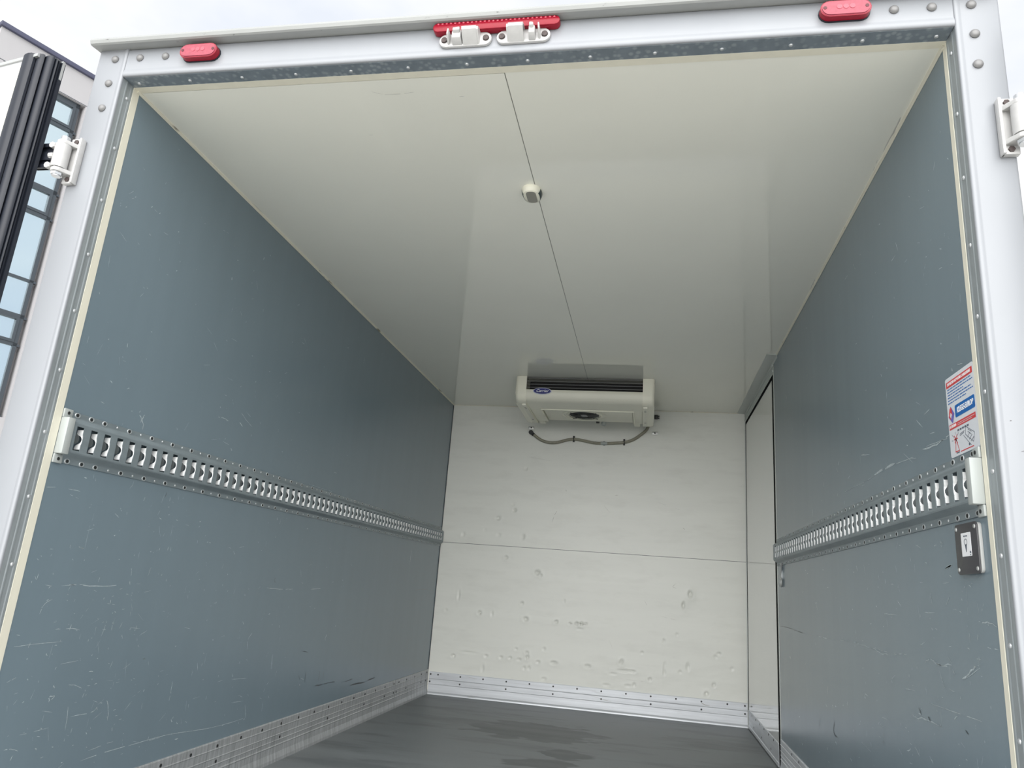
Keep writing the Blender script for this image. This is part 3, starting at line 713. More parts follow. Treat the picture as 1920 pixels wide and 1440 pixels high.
HP = [(0.0, H + 0.09), (YF + 0.004, H + 0.09), (YF, H + 0.085), (YF, H + 0.024), (-0.0712, H + 0.019), (-0.0735, H + 0.013), (-0.0742, H + 0.007), (-0.0728, H + 0.002),
      (-0.070, H - 0.0005), (-0.066, H), (-0.06, H + 0.004), (-0.06, H + 0.05), (0.0, H + 0.05)]
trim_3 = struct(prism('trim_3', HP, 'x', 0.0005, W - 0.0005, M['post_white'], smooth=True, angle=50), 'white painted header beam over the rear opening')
prism('reveal_channel', [(-0.0665, H + 0.03), (-0.0665, H + 0.0005), (-0.0655, H - 0.0005), (-0.0225, H - 0.0005), (-0.0225, H + 0.03)], 'x', 0.001, W - 0.001, M['galv_head'], trim_3)
dots(trim_3, zinc_head, [(0.029 + 0.1572 * k, -0.039, H - 0.0005) for k in range(14)], (0, 0, -1))
dots(trim_3, grey_head, [(0.041, YF, 2.080), (0.120, YF, 2.080), (1.977, YF, 2.075), (2.056, YF, 2.075)], (0, -1, 0), 'bolt')

GP = [(-0.055, 2.113), (YF, 2.112), (-0.098, 2.1075), (-0.103, 2.110), (-0.1065, 2.118), (-0.1035, 2.126), (-0.096, 2.1315), (-0.078, 2.146), (-0.055, 2.153), (0.06, 2.157), (0.06, 2.150), (-0.05, 2.12)]
trim_4 = struct(prism('trim_4', GP, 'x', -0.098, W + 0.098, M['gutter'], smooth=True, angle=28), 'weathered pale rain gutter along the roof edge')

# ------------------------------------------------------------------ side door at the far end of the right wall
door_1 = struct(empty('door_1', (W, 0, 0)), 'glossy white side door in the far right corner')
box('door_panel', 0.0008, 0.03, 2.466, 3.578, 0.006, 1.938, M['door_white'], door_1)
bm = bmesh.new()
for a in ((2.428, 2.468, 0.0, 1.955), (3.574, 3.590, 0.0, 1.955), (2.428, 3.590, 1.934, 1.955)):
    add_box(bm, -0.0004, 0.0199, a[0], a[1], a[2], a[3])
from_bm('gasket', bm, M['gasket'], door_1)
bm = bmesh.new()
add_box(bm, 0.0, 0.0199, DY0, 2.428, 0.0, H - 0.002)
add_box(bm, 0.0, 0.0199, 3.590, L, 0.0, H - 0.002)
add_box(bm, 0.0, 0.0199, 2.428, 3.590, 1.955, H - 0.002)
add_box(bm, -0.0008, 0.0, DY0 + 0.004, DY0 + 0.014, 0.0, H - 0.06)
add_box(bm, -0.004, 0.0, 3.596, 3.605, 0.0, H - 0.05)
add_box(bm, -0.004, 0.0, 2.416, 3.605, 1.962, 1.975)
add_box(bm, -0.004, 0.0, 2.416, 3.605, 1.995, 2.004)
from_bm('door_frame', bm, M['jamb'], door_1)
prism('corner_profile', [(0.0, H), (-0.052, H), (-0.052, H - 0.003), (-0.003, H - 0.006), (0.0, H - 0.02)], 'y', DY0 - 0.12, L - 0.002, M['jamb'], door_1)
prism('kick_plate', [(0.0010, 0.006), (-0.0040, 0.006), (-0.0040, 0.022), (-0.0015, 0.026), (-0.0015, 0.108), (0.0010, 0.112)], 'y', 2.469, 3.573, M['alu'], door_1)
dots(door_1, rivet_hole, [(-0.0015, 3.414 - 0.158 * k, 0.100) for k in range(6)] + [(-0.0015, 3.34 - 0.316 * k, 0.045) for k in range(3)], (-1, 0, 0))

# ------------------------------------------------------------------ open rear door leaf on the left
ang = math.atan2(0.18, -0.98)
door_2 = empty('door_2', (-0.140, -0.128, 0.0))
door_2.rotation_euler = (0, 0, ang)          # local +x runs along the leaf, local +y points to the camera side
struct(door_2, 'open rear door leaf with a black ridged rubber edge at the left')
ZT, ZB = 2.030, -0.10
box('leaf_panel', 0.0855, 1.02, -0.004, 0.0475, ZB, ZT - 0.004, M['outer'], door_2)
box('inner_sheet', 0.094, 1.0, 0.0475, 0.0495, ZB + 0.03, ZT - 0.035, M['outer'], door_2)
box('edge_strip', 0.086, 0.094, 0.0475, 0.0500, ZB + 0.03, ZT - 0.03, M['cream'], door_2)
box('top_profile', 0.03, 1.0, 0.0405, 0.0520, ZT - 0.012, ZT - 0.003, M['steel'], door_2)
GASK = [(0.0858, 0.050), (0.085, 0.0525), (0.076, 0.056), (0.062, 0.0575), (0.051, 0.0555), (0.045, 0.051), (0.044, 0.045), (0.049, 0.041), (0.040, 0.0455), (0.031, 0.046), (0.024, 0.043), (0.021, 0.038),
        (0.028, 0.033), (0.018, 0.034), (0.008, 0.033), (0.003, 0.029), (0.0015, 0.0235), (0.009, 0.0205), (0.001, 0.019), (-0.001, 0.016), (0.006, 0.0125), (0.0, 0.010), (0.003, 0.004), (0.0854, 0.004), (0.0854, 0.0475)]
bm = bmesh.new()
add_prism(bm, GASK, 'z', ZB, ZT)
from_bm('edge_gasket', bm, M['rubber'], door_2, smooth=True, angle=40)
box('edge_channel', -0.0015, 0.012, -0.006, 0.004, ZB, ZT - 0.004, M['rubber'], door_2)
box('metal_end', -0.002, 0.012, -0.004, 0.003, ZT - 0.055, ZT + 0.002, M['steel'], door_2)['label'] = 'bare metal end of the edge channel'

# the matching right leaf, folded back just outside the picture
door_3 = door_2.copy()
COL.objects.link(door_3)
door_3.location = (W + 0.140, -0.128, 0.0)
door_3.rotation_euler = (0, 0, math.atan2(0.18, 0.98))
door_3.scale = (1, -1, 1)
door_3['label'] = 'open rear door leaf at the right, folded back beyond the right post'
for ch in [o for o in COL.objects if o.parent == door_2]:
    c = ch.copy()
    COL.objects.link(c)
    c.parent = door_3

# hinges -----------------------------------------------------------
def hinge(label, side):
    X = 1 if side > 0 else -1
    root = empty('hinge', (-0.060 if side > 0 else W + 0.060, YF, 1.752))
    tag(root, label, 'hinge', 'cast door hinges')
    def v(p):
        return (p[0] * X, p[1], p[2])
    bm = bmesh.new()
    for a in ((-0.034, 0.0, -0.014, 0.0, -0.067, 0.067), (-0.006, 0.001, -0.020, -0.002, -0.067, 0.067)):
        x0, x1 = sorted((a[0] * X, a[1] * X))
        add_box(bm, x0, x1, a[2], a[3], a[4], a[5])
    bevel(bm, 0.002)
    from_bm('mounting_plate', bm, M['white_gloss'], root, smooth=True)
    for z0 in (0.034, -0.047):
        bm = bmesh.new()
        pts = [(0.0, -0.012), (-0.012, -0.030), (-0.020, -0.046), (-0.030, -0.052), (-0.044, -0.048), (-0.052, -0.036), (-0.048, -0.024), (-0.034, -0.012)]
        add_prism(bm, [(x * X, y) for x, y in pts], 'z', z0, z0 + 0.011)
        bevel(bm, 0.002)
        from_bm('bracket_arm', bm, M['white_gloss'], root, smooth=True)
    bm = bmesh.new()
    add_cyl(bm, v((-0.034, -0.034, -0.035)), (0, 0, 1), 0.0195, 0.068, 20)
    from_bm('barrel', bm, M['white_gloss'], root, smooth=True)
    bm = bmesh.new()
    add_cyl(bm, v((-0.034, -0.034, -0.058)), (0, 0, 1), 0.011, 0.116, 14)
    add_cyl(bm, v((-0.034, -0.034, -0.055)), (0, 0, 1), 0.0145, 0.007, 6)
    from_bm('hinge_pin', bm, M['zinc'], root, smooth=True)
    for z in (0.056, -0.056):
        bm = bmesh.new()
        add_cyl(bm, v((-0.017, -0.014, z)), (0, -1, 0), 0.007, 0.003, 6)
        from_bm('fixing_bolt', bm, M['rust_bolt'], root)
    bm = bmesh.new()
    for z0, z1 in ((-0.036, -0.026), (0.026, 0.036)):
        x0, x1 = sorted((-0.046 * X, -0.10 * X))
        add_box(bm, x0, x1, -0.044, -0.030, z0, z1)
    x0, x1 = sorted((-0.05 * X, -0.10 * X))
    add_box(bm, x0, x1, -0.036, -0.030, -0.036, 0.036)
    add_box(bm, x0, x1, -0.042, -0.036, -0.012, 0.012)
    from_bm('hinge_strap', bm, M['rubber'], root)['label'] = 'black strap arm reaching to the door leaf'
    for z in (0.030, -0.030, 0.0):
        bm = bmesh.new()
        add_cyl(bm, v((-0.058, -0.048 if z else -0.044, z)), (0, 1, 0), 0.0085, 0.012, 8)
        add_cyl(bm, v((-0.062, -0.042, z)), (X, 0, 0), 0.0075, 0.014, 8)
        from_bm('strap_bolt', bm, M['white_gloss'], root, smooth=True)
    return root
hinge('white cast hinge on the left post, its black strap reaching to the open door', 1)
hinge('white cast hinge on the right post, cut by the picture edge', -1)

# red lamps --------------------------------------------------------
def marker(label, x, z, tilt=0.0):
    root = empty('marker_light', (x, YF, z))
    tag(root, label, 'lamp', 'red oval marker lights')
    bm = bmesh.new()
    add_prism(bm, stadium(0.113, 0.046), 'y', 0.0, -0.004)
    from_bm('base_seal', bm, M['rubber'], root)
    bm = bmesh.new()
    add_prism(bm, stadium(0.110, 0.043), 'y', -0.004, -0.019)
    from_bm('lens', bm, M['red'], root, smooth=True)
    bm = bmesh.new()
    add_prism(bm, stadium(0.106, 0.0395), 'y', -0.019, -0.0215)
    bmesh.ops.bevel(bm, geom=[e for e in bm.edges if abs(e.verts[0].co.y + 0.0215) < 1e-5 and abs(e.verts[1].co.y + 0.0215) < 1e-5], offset=0.002, segments=2, affect='EDGES')
    from_bm('lens_face', bm, M['red_face'], root, smooth=True)
    for dx in (-0.014, 0.0, 0.014):
        bm = bmesh.new()
        add_cyl(bm, (dx, -0.0215, 0.002), (0, -1, 0), 0.0062, 0.0008, 12)
        from_bm('reflector_cup', bm, M['red_pale'], root)
    for dx in (-0.045, 0.045):
        bm = bmesh.new()
        add_cyl(bm, (dx, -0.0212, 0.001), (0, -1, 0), 0.0042, 0.001, 10)
        from_bm('screw', bm, mat('dark_red_screw', (0.08, 0.004, 0.01), 0.5), root)
    return root
marker('red oval marker light near the left end of the header', 0.2315, 2.0765)
marker('red oval marker light near the right end of the header', 1.870, 2.0735)

bl_root = empty('brake_light', (1.0505, YF, 2.0955))
tag(bl_root, 'long red brake light strip under the gutter, above the latch castings', 'lamp')
bm = bmesh.new()
add_prism(bm, stadium(0.325, 0.027, 6), 'y', 0.0, -0.021)
bevel(bm, 0.003)
from_bm('lens', bm, M['red'], bl_root, smooth=True)
rib = None
for k in range(28):
    x = -0.148 + 0.296 * k / 27
    if rib is None:
        rib = box('lens_rib', -0.0026, 0.0026, -0.0222, -0.0205, 0.006, 0.0112, M['red_pale'], bl_root, 0.001)
        rib.location = (x, 0, 0)
    else:
        copies(rib, 'lens_rib', [(x, 0, 0)], bl_root)

# latch castings ---------------------------------------------------
def keeper(label, x, sx, z, gap):
    root = empty('latch_keeper', (x, YF, z))
    root.rotation_euler = (0, radians(0.0), 0)
    tag(root, label, 'latch', 'white cast latch keepers')
    f = sx
    bm = bmesh.new()
    add_prism(bm, stadium(0.136, 0.038), 'y', 0.0, -0.009)
    bevel(bm, 0.002)
    from_bm('base_plate', bm, M['white_gloss'], root, smooth=True)
    def part(name, pts, d0, d1, taper):
        bm = bmesh.new()
        A = [bm.verts.new((px * f, -0.009 - d0, pz)) for px, pz in pts]
        cxm = sum(p[0] for p in pts) / len(pts)
        B = [bm.verts.new(((cxm + (px - cxm) * taper[0]) * f, -0.009 - d1, 0.004 + (pz - 0.004) * taper[1] + taper[2])) for px, pz in pts]
        n = len(pts)
        for i in range(n):
            bm.faces.new((A[i], A[(i + 1) % n], B[(i + 1) % n], B[i]))
        bm.faces.new(A)
        bm.faces.new(B[::-1])
        bevel(bm, 0.0022)
        return from_bm(name, bm, M['white_gloss'], root, smooth=True)
    # hooked hood: a shell bent out from the plate, open towards the cam bar, then a lower jaw and a thin fin
    outer = [(-0.009, 0.020), (-0.030, 0.019), (-0.041, 0.012), (-0.040, 0.004), (-0.026, -0.008), (-0.009, -0.0175)]
    inner = [(-0.009, -0.0125), (-0.024, -0.005), (-0.036, 0.005), (-0.0365, 0.010), (-0.029, 0.0155), (-0.009, 0.0165)]
    bm = bmesh.new()
    xs = sorted((-0.003 * f, 0.034 * f))
    add_prism(bm, outer + inner, 'x', xs[0], xs[1])
    xs = sorted((0.0335 * f, 0.0385 * f))
    add_prism(bm, [(y * 0.93 - 0.0006, z * 0.93) for y, z in outer], 'x', xs[0], xs[1])
    from_bm('hood', bm, M['white_gloss'], root, smooth=True, angle=30)
    part('jaw', [(-0.032, -0.017), (-0.006 - gap, -0.017), (-0.006 - gap, 0.012), (-0.032, 0.010)], 0.0, 0.019, (0.9, 0.72, 0.004))
    part('jaw_tip', [(-0.029, -0.002), (-0.008 - gap, -0.002), (-0.008 - gap, 0.015), (-0.029, 0.012)], 0.0, 0.027, (0.85, 0.55, 0.007))
    part('fin', [(-0.045, -0.014), (-0.039, -0.014), (-0.037, 0.013), (-0.043, 0.011)], 0.0, 0.024, (0.7, 0.6, 0.008))
    for dx in (-0.054, 0.054):
        bm = bmesh.new()
        add_cyl(bm, (dx, -0.0088, 0.0), (0, -1, 0), 0.0085, 0.004, 12, 0.0075)
        from_bm('bolt', bm, M['rust_bolt'], root, smooth=True)
    return root
keeper('white cast latch keeper left of the header middle, hood on its right', 0.973, 1, 2.0640, 0.0)
keeper('white cast latch keeper right of the header middle, hood on its left', 1.1215, -1, 2.0645, 0.009)

# ------------------------------------------------------------------ load securing rails on both walls
def rail(label, side, length, zc, tilt):
    root = empty('lashing_rail', (0.0 if side > 0 else W, 0.0, zc))
    root.rotation_euler = (tilt, 0, 0)
    tag(root, label, 'rail', 'slotted lashing rails')
    s = side
    D = 0.021                                     # plate stands this far off the wall
    n = int((length - 0.02) / 0.05)
    y_first = 0.049 if side > 0 else 0.036
    c0 = 0.022
    bm = bmesh.new()
    cache = {}
    def V(x, y, z):
        k = (round(x, 5), round(y, 5), round(z, 5))
        if k not in cache:
            cache[k] = bm.verts.new((s * x, y, z))
        return cache[k]
    zs = 0.0365                                   # half height of the flat plate
    # profile strips (x, z) above and below the plate
    for sg in (1, -1):
        prof = [(D, zs * sg), (D - 0.0015, (zs + 0.003) * sg), (0.0042, (zs + 0.0135) * sg), (0.0028, (zs + 0.0165) * sg), (0.0028, 0.066 * sg), (0.0, 0.066 * sg)]
        for a, b in zip(prof[:-1], prof[1:]):
            bm.faces.new((V(a[0], c0, a[1]), V(a[0], length, a[1]), V(b[0], length, b[1]), V(b[0], c0, b[1])))
    def slot(yc):
        hw, z0, z1 = 0.0125, -0.0345 + 0.003, 0.0285 + 0.001
        zc_ = -0.002
        pts = [(yc - hw, z0), (yc + hw, z0)]
        for i in range(7):                         # far edge: slight circular bulge
            a = -pi / 2 + pi * i / 6
            pts.append((yc + hw + 0.0022 * cos(a), zc_ + 0.014 * sin(a)))
        pts += [(yc + hw, z1), (yc - hw, z1)]
        return pts
    edges = [c0] + [y_first + 0.05 * k + 0.025 for k in range(n - 1)] + [length]
    for k in range(n):
        yc = y_first + 0.05 * k
        a, b = edges[k], edges[k + 1]
        outer = [(a, -zs), (b, -zs), (b, zs), (a, zs)]
        inner = slot(yc)
        allp = outer + inner
        tri = tessellate_polygon([[Vector((p[0], p[1], 0)) for p in outer], [Vector((p[0], p[1], 0)) for p in inner]])
        for t in tri:
            try:
                bm.faces.new([V(D, allp[i][0], allp[i][1]) for i in t])
            except ValueError:
                pass
        # short punched edge all round the hole
        m_ = len(inner)
        for i in range(m_):
            p, q = inner[i], inner[(i + 1) % m_]
            bm.faces.new((V(D, *p), V(D, *q), V(D - 0.002, *q), V(D - 0.002, *p)))
    ch = from_bm('rail_channel', bm, M['rail'], root)
    # bent-in lip, coloured as if sky-lit, on the far side of every slot (shared mesh), notched around the tongue
    bm = bmesh.new()
    N = 9
    top = []
    bot = []
    for i in range(N + 1):
        z = -0.0265 + (0.0505) * i / N
        q = max(0.0, 1 - ((z + 0.002) / 0.0135) ** 2)
        bulge = 0.0022 * math.sqrt(q)
        dep = 0.0165 * (1 - math.sqrt(q)) + 0.0008
        top.append((s * (D - 0.0012), 0.0122 + bulge, z))
        bot.append((s * (D - 0.0012 - dep), 0.0122 + bulge * 0.6, z))
    A = [bm.verts.new(p) for p in top]
    B = [bm.verts.new(p) for p in bot]
    A2 = [bm.verts.new((p[0], p[1] + 0.0012, p[2])) for p in top]
    B2 = [bm.verts.new((p[0], p[1] + 0.0012, p[2])) for p in bot]
    for i in range(N):
        bm.faces.new((A[i], A[i + 1], B[i + 1], B[i]))
        bm.faces.new((A2[i], B2[i], B2[i + 1], A2[i + 1]))
        bm.faces.new((B[i], B[i + 1], B2[i + 1], B2[i]))
    lip = from_bm('slot_lip', bm, M['lip'], root)
    lip.location = (0, y_first, 0)
    copies(lip, 'slot_lip', [(0, y_first + 0.05 * k, 0) for k in range(1, n)], root)
    # half-round tongue bent inwards on the near side
    bm = bmesh.new()
    pts = [(0.0, -0.0125, -0.0155)]
    for i in range(9):
        a = -pi / 2 + pi * i / 8
        pts.append((-0.0040 * cos(a), -0.0125 + 0.0205 * cos(a), -0.002 + 0.0135 * sin(a)))
    f = [bm.verts.new((s * (D - 0.0008 + p[0]), p[1], p[2])) for p in pts[1:]]
    f2 = [bm.verts.new((s * (D - 0.0022 + p[0]), p[1], p[2])) for p in pts[1:]]
    bm.faces.new(f)
    bm.faces.new(f2[::-1])
    for i in range(len(f)):
        j = (i + 1) % len(f)
        bm.faces.new((f[i], f[j], f2[j], f2[i]))
    tg = from_bm('slot_tongue', bm, M['tongue'], root)
    tg.location = (0, y_first, 0)
    copies(tg, 'slot_tongue', [(0, y_first + 0.05 * k, 0) for k in range(1, n)], root)
    # rivets with a bright rim and a dark centre, plus the small punched dots between them
    bm = bmesh.new()
    add_torus(bm, (0, 0, 0), (1, 0, 0), 0.0058, 0.0014, 12, 5, (1.35, 1.0))
    rv = from_bm('rivet', bm, M['ring'], root, smooth=True)
    bm = bmesh.new()
    add_cyl(bm, (0, 0, 0), (s, 0, 0), 0.0042, 0.0012, 8)
    core = from_bm('rivet_core', bm, M['hole'], root)
    spots, small = [], []
    for k in range(n):
        for sg in (1, -1):
            p = (s * 0.003, y_first + 0.05 * k, 0.0595 * sg)
            if k < 3 or k % 2 == 0 or k > n - 4:
                spots.append(p)
            else:
                small.append(p)
    rv.location = spots[0]
    core.parent = rv
    core.location = (0, 0, 0)
    for p in spots[1:]:
        c = copies(rv, 'rivet', [p], root)[0]
        cc = core.copy()
        COL.objects.link(cc)
        cc.parent = c
    bm = bmesh.new()
    for p in small:
        add_dome(bm, p, (s, 0, 0), 0.0034, 0.0018, 8, 2)
    stuff(from_bm('punched_dots', bm, M['ring'], root))
    # pale plastic end cap with two lugs
    bm = bmesh.new()
    x0, x1 = sorted((0.0005 * s, (D + 0.003) * s))
    add_box(bm, x0, x1, 0.001, 0.024, -0.046, 0.046)
    for sg in (1, -1):
        x0, x1 = sorted((0.0005 * s, 0.006 * s))
        z0, z1 = sorted((0.046 * sg, 0.069 * sg))
        add_box(bm, x0, x1, 0.001, 0.030, z0, z1)
    bevel(bm, 0.002)
    ec = from_bm('end_cap', bm, M['cap'], root, smooth=True)
    ec['label'] = 'pale plastic end cap'
    for sg in (1, -1):
        bm = bmesh.new()
        add_cyl(bm, (0.006 * s, 0.0155, 0.0585 * sg), (s, 0, 0), 0.0042, 0.0012, 10)
        from_bm('cap_screw', bm, M['hole'], ec)
    return root
rail('slotted galvanised lashing rail running the full length of the left wall', 1, 3.604, 1.0285, 0.0047)
rail('slotted galvanised lashing rail on the right wall, ending at the side door', -1, 2.398, 1.0150, -0.0038)

# ------------------------------------------------------------------ evaporator unit under the ceiling
U0, U1 = 0.618, 1.475
ev = empty('evaporator_unit', ((U0 + U1) / 2, 3.1, H))
tag(ev, 'offwhite refrigeration unit with dark louvres hung from the ceiling at the far wall', 'cooling unit')
EX, EY = (U0 + U1) / 2, 3.1
def eb(bm, x0, x1, y0, y1, z0, z1):
    add_box(bm, x0 - EX, x1 - EX, y0 - EY, y1 - EY, z0 - H, z1 - H)
def ep(name, pts, x0, x1, m, bev=0.0, smooth=False, angle=35):
    return prism(name, [(y - EY, z - H) for y, z in pts], 'x', x0 - EX, x1 - EX, m, ev, bev, smooth, angle)
xa, xb = U0 + 0.068, U1 - 0.071
ep('cover', [(2.803, 1.937), (2.799, 1.930), (2.800, 1.912), (2.804, 1.893), (2.812, 1.878), (2.826, 1.868), (2.845, 1.8635), (2.99, 1.860), (2.99, 1.915), (2.91, 1.925), (2.845, 1.937)],
   xa, xb, M['unit'], smooth=True, angle=40)
bm = bmesh.new()
eb(bm, xa, 0.762, 2.99, 3.345, 1.860, 1.92)
eb(bm, 1.345, xb, 2.99, 3.345, 1.860, 1.92)
eb(bm, 0.766, 1.341, 2.995, 3.338, 1.866, 1.92)
eb(bm, 0.690, 0.735, 3.345, 3.435, 1.860, 1.90)
eb(bm, 1.345, 1.385, 3.345, 3.435, 1.860, 1.90)
bevel(bm, 0.004)
rp_ = from_bm('underside_tray', bm, M['unit'], ev, smooth=True)
bm = bmesh.new()
eb(bm, 0.764, 1.343, 2.992, 3.004, 1.8535, 1.862)
eb(bm, 0.755, 0.764, 2.992, 3.335, 1.8535, 1.862)
eb(bm, 1.343, 1.352, 2.992, 3.335, 1.8535, 1.862)
bevel(bm, 0.002)
from_bm('tray_rim', bm, M['unit_cap'], ev, smooth=True)
bm = bmesh.new()
eb(bm, xa, xb, 2.93, 3.33, 1.92, H - 0.001)
from_bm('coil_block', bm, M['black'], ev)
sl = None
for k in range(4):
    z = 1.952 + 0.0205 * k
    pts = [(2.806, z), (2.808, z - 0.002), (2.846, z + 0.010), (2.845, z + 0.013)]
    ep('louvre', pts, xa + 0.002, xb - 0.002, M['slat'])
for i, (x0, x1) in enumerate(((U0, xa), (xb, U1))):
    prof = [(2.797, H - 0.001), (2.797, 1.913), (2.800, 1.890), (2.808, 1.872), (2.824, 1.860), (2.85, 1.856), (3.345, 1.848), (3.375, 1.851), (3.392, 1.862), (3.40, 1.885), (3.40, H - 0.001)]
    bm = bmesh.new()
    add_prism(bm, [(y - EY, z - H) for y, z in prof], 'x', x0 - EX, x1 - EX)
    outer_x = (x0 if i == 0 else x1) - EX
    es = [e for e in bm.edges if all(abs(v.co.x - outer_x) < 1e-5 for v in e.verts) and not all(v.co.z > -0.005 for v in e.verts)]
    bmesh.ops.bevel(bm, geom=es, offset=0.022, segments=4, profile=0.5, affect='EDGES', clamp_overlap=True)
    cp = from_bm('end_cap', bm, M['unit_cap'], ev, smooth=True, angle=40)
    # raised screw strip on the inner edge of each cap
    sx0, sx1 = ((x1 - 0.030, x1 - 0.004) if i == 0 else (x0 + 0.004, x0 + 0.030))
    bm = bmesh.new()
    eb(bm, sx0, sx1, 2.85, 3.34, 1.8455, 1.858)
    bevel(bm, 0.002)
    from_bm('screw_strip', bm, M['unit'], cp, smooth=True)
    for y in (2.905, 2.935, 3.24):
        bm = bmesh.new()
        eb(bm, (sx0 + sx1) / 2 - 0.006, (sx0 + sx1) / 2 + 0.006, y, y + 0.007, 1.8448, 1.8457)
        from_bm('screw_slot', bm, M['hole'], cp)
# fan under the tray
fan = empty('fan', (1.024 - EX, 3.155 - EY, 1.866 - H), ev)
bm = bmesh.new()
add_cyl(bm, (0, 0, 0.0005), (0, 0, -1), 0.098, 0.001, 32)
from_bm('fan_opening', bm, M['black'], fan)
bm = bmesh.new()
add_torus(bm, (0, 0, -0.001), (0, 0, 1), 0.112, 0.0065, 36, 6)
add_torus(bm, (0, 0, -0.0005), (0, 0, 1), 0.142, 0.003, 36, 6)
from_bm('fan_ring', bm, M['unit_cap'], fan, smooth=True)
for k in range(5):
    a = 2 * pi * k / 5 + 0.3
    bm = bmesh.new()
    q = []
    for r, da, z in ((0.026, -0.35, -0.0015), (0.092, -0.30, -0.0015), (0.092, 0.32, -0.0045), (0.026, 0.30, -0.0045)):
        q.append(bm.verts.new((r * cos(a + da), r * sin(a + da), z)))
    bm.faces.new(q)
    from_bm('fan_blade', bm, M['rubber'], fan)
bm = bmesh.new()
add_cyl(bm, (0, 0, -0.0005), (0, 0, -1), 0.028, 0.006, 20, 0.024)
from_bm('fan_hub', bm, M['slat'], fan, smooth=True)
bm = bmesh.new()
for r in (0.05, 0.075, 0.097):
    add_torus(bm, (0, 0, -0.0075), (0, 0, 1), r, 0.0012, 28, 4)
for k in range(4):
    a = pi / 4 + k * pi / 2
    add_tube(bm, [(0.028 * cos(a), 0.028 * sin(a), -0.0075), (0.118 * cos(a), 0.118 * sin(a), -0.0075)], 0.0022, 5)
from_bm('fan_guard', bm, M['black'], fan)
# oval badge on the front edge
bd = empty('badge', (0.788 - EX, 2.797 - EY, 1.9255 - H), ev)
def ellipse(a, b, n=32):
    return [(a * cos(2 * pi * i / n), b * sin(2 * pi * i / n)) for i in range(n)]
prism('badge_rim', ellipse(0.0585, 0.0215), 'y', 0.004, -0.003, M['badge_rim'], bd)
prism('badge_face', ellipse(0.0535, 0.0178), 'y', -0.003, -0.0042, M['blue'], bd)
TXZ = Matrix.Rotation(pi / 2, 4, 'X')             # text standing in the x-z plane, read from -y
text('lettering', 'Carrier', 0.0245, M['ink_white'], Matrix.Translation((0, -0.0046, 0.0008)) @ TXZ, bd, shear=0.3, bold=0.0003, xs=1.06)
# drain stub below the back edge
bm = bmesh.new()
add_cyl(bm, (1.10 - EX, 3.36 - EY, 1.86 - H), (0, 0, 1), 0.011, 0.05, 12)
from_bm('drain_outlet', bm, M['black'], ev, smooth=True)
bm = bmesh.new()
add_cyl(bm, (1.135 - EX, 3.37 - EY, 1.848 - H), (0.3, 0, 1), 0.017, 0.05, 14)
from_bm('drain_cup', bm, M['cap'], ev, smooth=True)

# hose along the bulkhead -----------------------------------------
HY = L - 0.0125
hose = empty('drain_hose', (1.03, HY, 1.79))
tag(hose, 'olive drain hose looping along the white bulkhead below the cooling unit', 'hose')
pts = [(0.603, 1.828), (0.625, 1.812), (0.675, 1.778), (0.735, 1.760), (0.80, 1.763), (0.87, 1.784), (0.925, 1.791), (0.985, 1.783), (1.06, 1.770), (1.135, 1.769), (1.21, 1.774), (1.275, 1.782),
       (1.335, 1.803), (1.39, 1.842), (1.43, 1.882), (1.445, 1.93)]
bm = bmesh.new()
add_tube(bm, smooth_path([(x - 1.03, 0, z - 1.79) for x, z in pts], 5), 0.0105, 10)
from_bm('tube', bm, M['hose'], hose, smooth=True)
bm = bmesh.new()
add_cyl(bm, (0.603 - 1.03, 0.0, 1.829 - 1.79), (0, -1, 0), 0.0165, 0.012, 14)
add_cyl(bm, (0.603 - 1.03, 0.0125, 1.829 - 1.79), (0, -1, 0), 0.013, 0.014, 14)
add_cyl(bm, (0.606 - 1.03, 0, 1.826 - 1.79), (0.75, 0, -0.6), 0.0125, 0.024, 12)
from_bm('end_fitting', bm, M['black'], hose, smooth=True)
for x, z in ((0.917, 1.791), (1.275, 1.782)):
    bm = bmesh.new()
    add_torus(bm, (x - 1.03, 0, z - 1.79), (1, 0, 0.05), 0.0118, 0.003, 16, 6)
    add_box(bm, x - 1.037, x - 1.025, -0.004, 0.0125, z - 1.79 + 0.011, z - 1.79 + 0.023)
    add_box(bm, x - 1.037, x - 1.025, -0.004, 0.0125, z - 1.79 - 0.020, z - 1.79 - 0.011)
    from_bm('hose_clip', bm, M['black'], hose, smooth=True)
bm = bmesh.new()
add_cyl(bm, (1.110 - 1.03, 0, 1.7695 - 1.79), (1, 0, 0), 0.0115, 0.046, 12)
add_cyl(bm, (1.127 - 1.03, 0, 1.7695 - 1.79), (1, 0, 0), 0.0165, 0.014, 14)
from_bm('joiner', bm, M['cap'], hose, smooth=True)['label'] = 'pale hose joiner'

for lab, x, z in (('small grey metal tab on the bulkhead above the hose end, left', 0.601, 1.866), ('small grey metal tab on the bulkhead right of the cooling unit', 1.487, 1.858)):
    tb = empty('fixing_tab', (x, L, z))
    tag(tb, lab, 'bracket', 'fixing tabs beside the cooling unit')
    prism('tab_plate', round_rect(0.042, 0.022, 0.006), 'y', 0.0, -0.005, M['steel'], tb, 0.001)
    bm = bmesh.new()
    add_cyl(bm, (0, -0.0052, 0), (0, -1, 0), 0.0055, 0.003, 10)
    from_bm('tab_screw', bm, M['hole'], tb)
pl = empty('cable_plug', (1.492, L, 1.972))
tag(pl, 'small black cable plug on the bulkhead at the right of the cooling unit', 'plug')
bm = bmesh.new()
add_box(bm, -0.012, 0.012, -0.03, 0.0, -0.014, 0.014)
bevel(bm, 0.003)
from_bm('plug_body', bm, M['black'], pl, smooth=True)
bm = bmesh.new()
for dz in (0.007, -0.007):
    add_box(bm, 0.010, 0.024, -0.022, -0.008, dz - 0.0035, dz + 0.0035)
from_bm('plug_prong', bm, M['black'], pl)

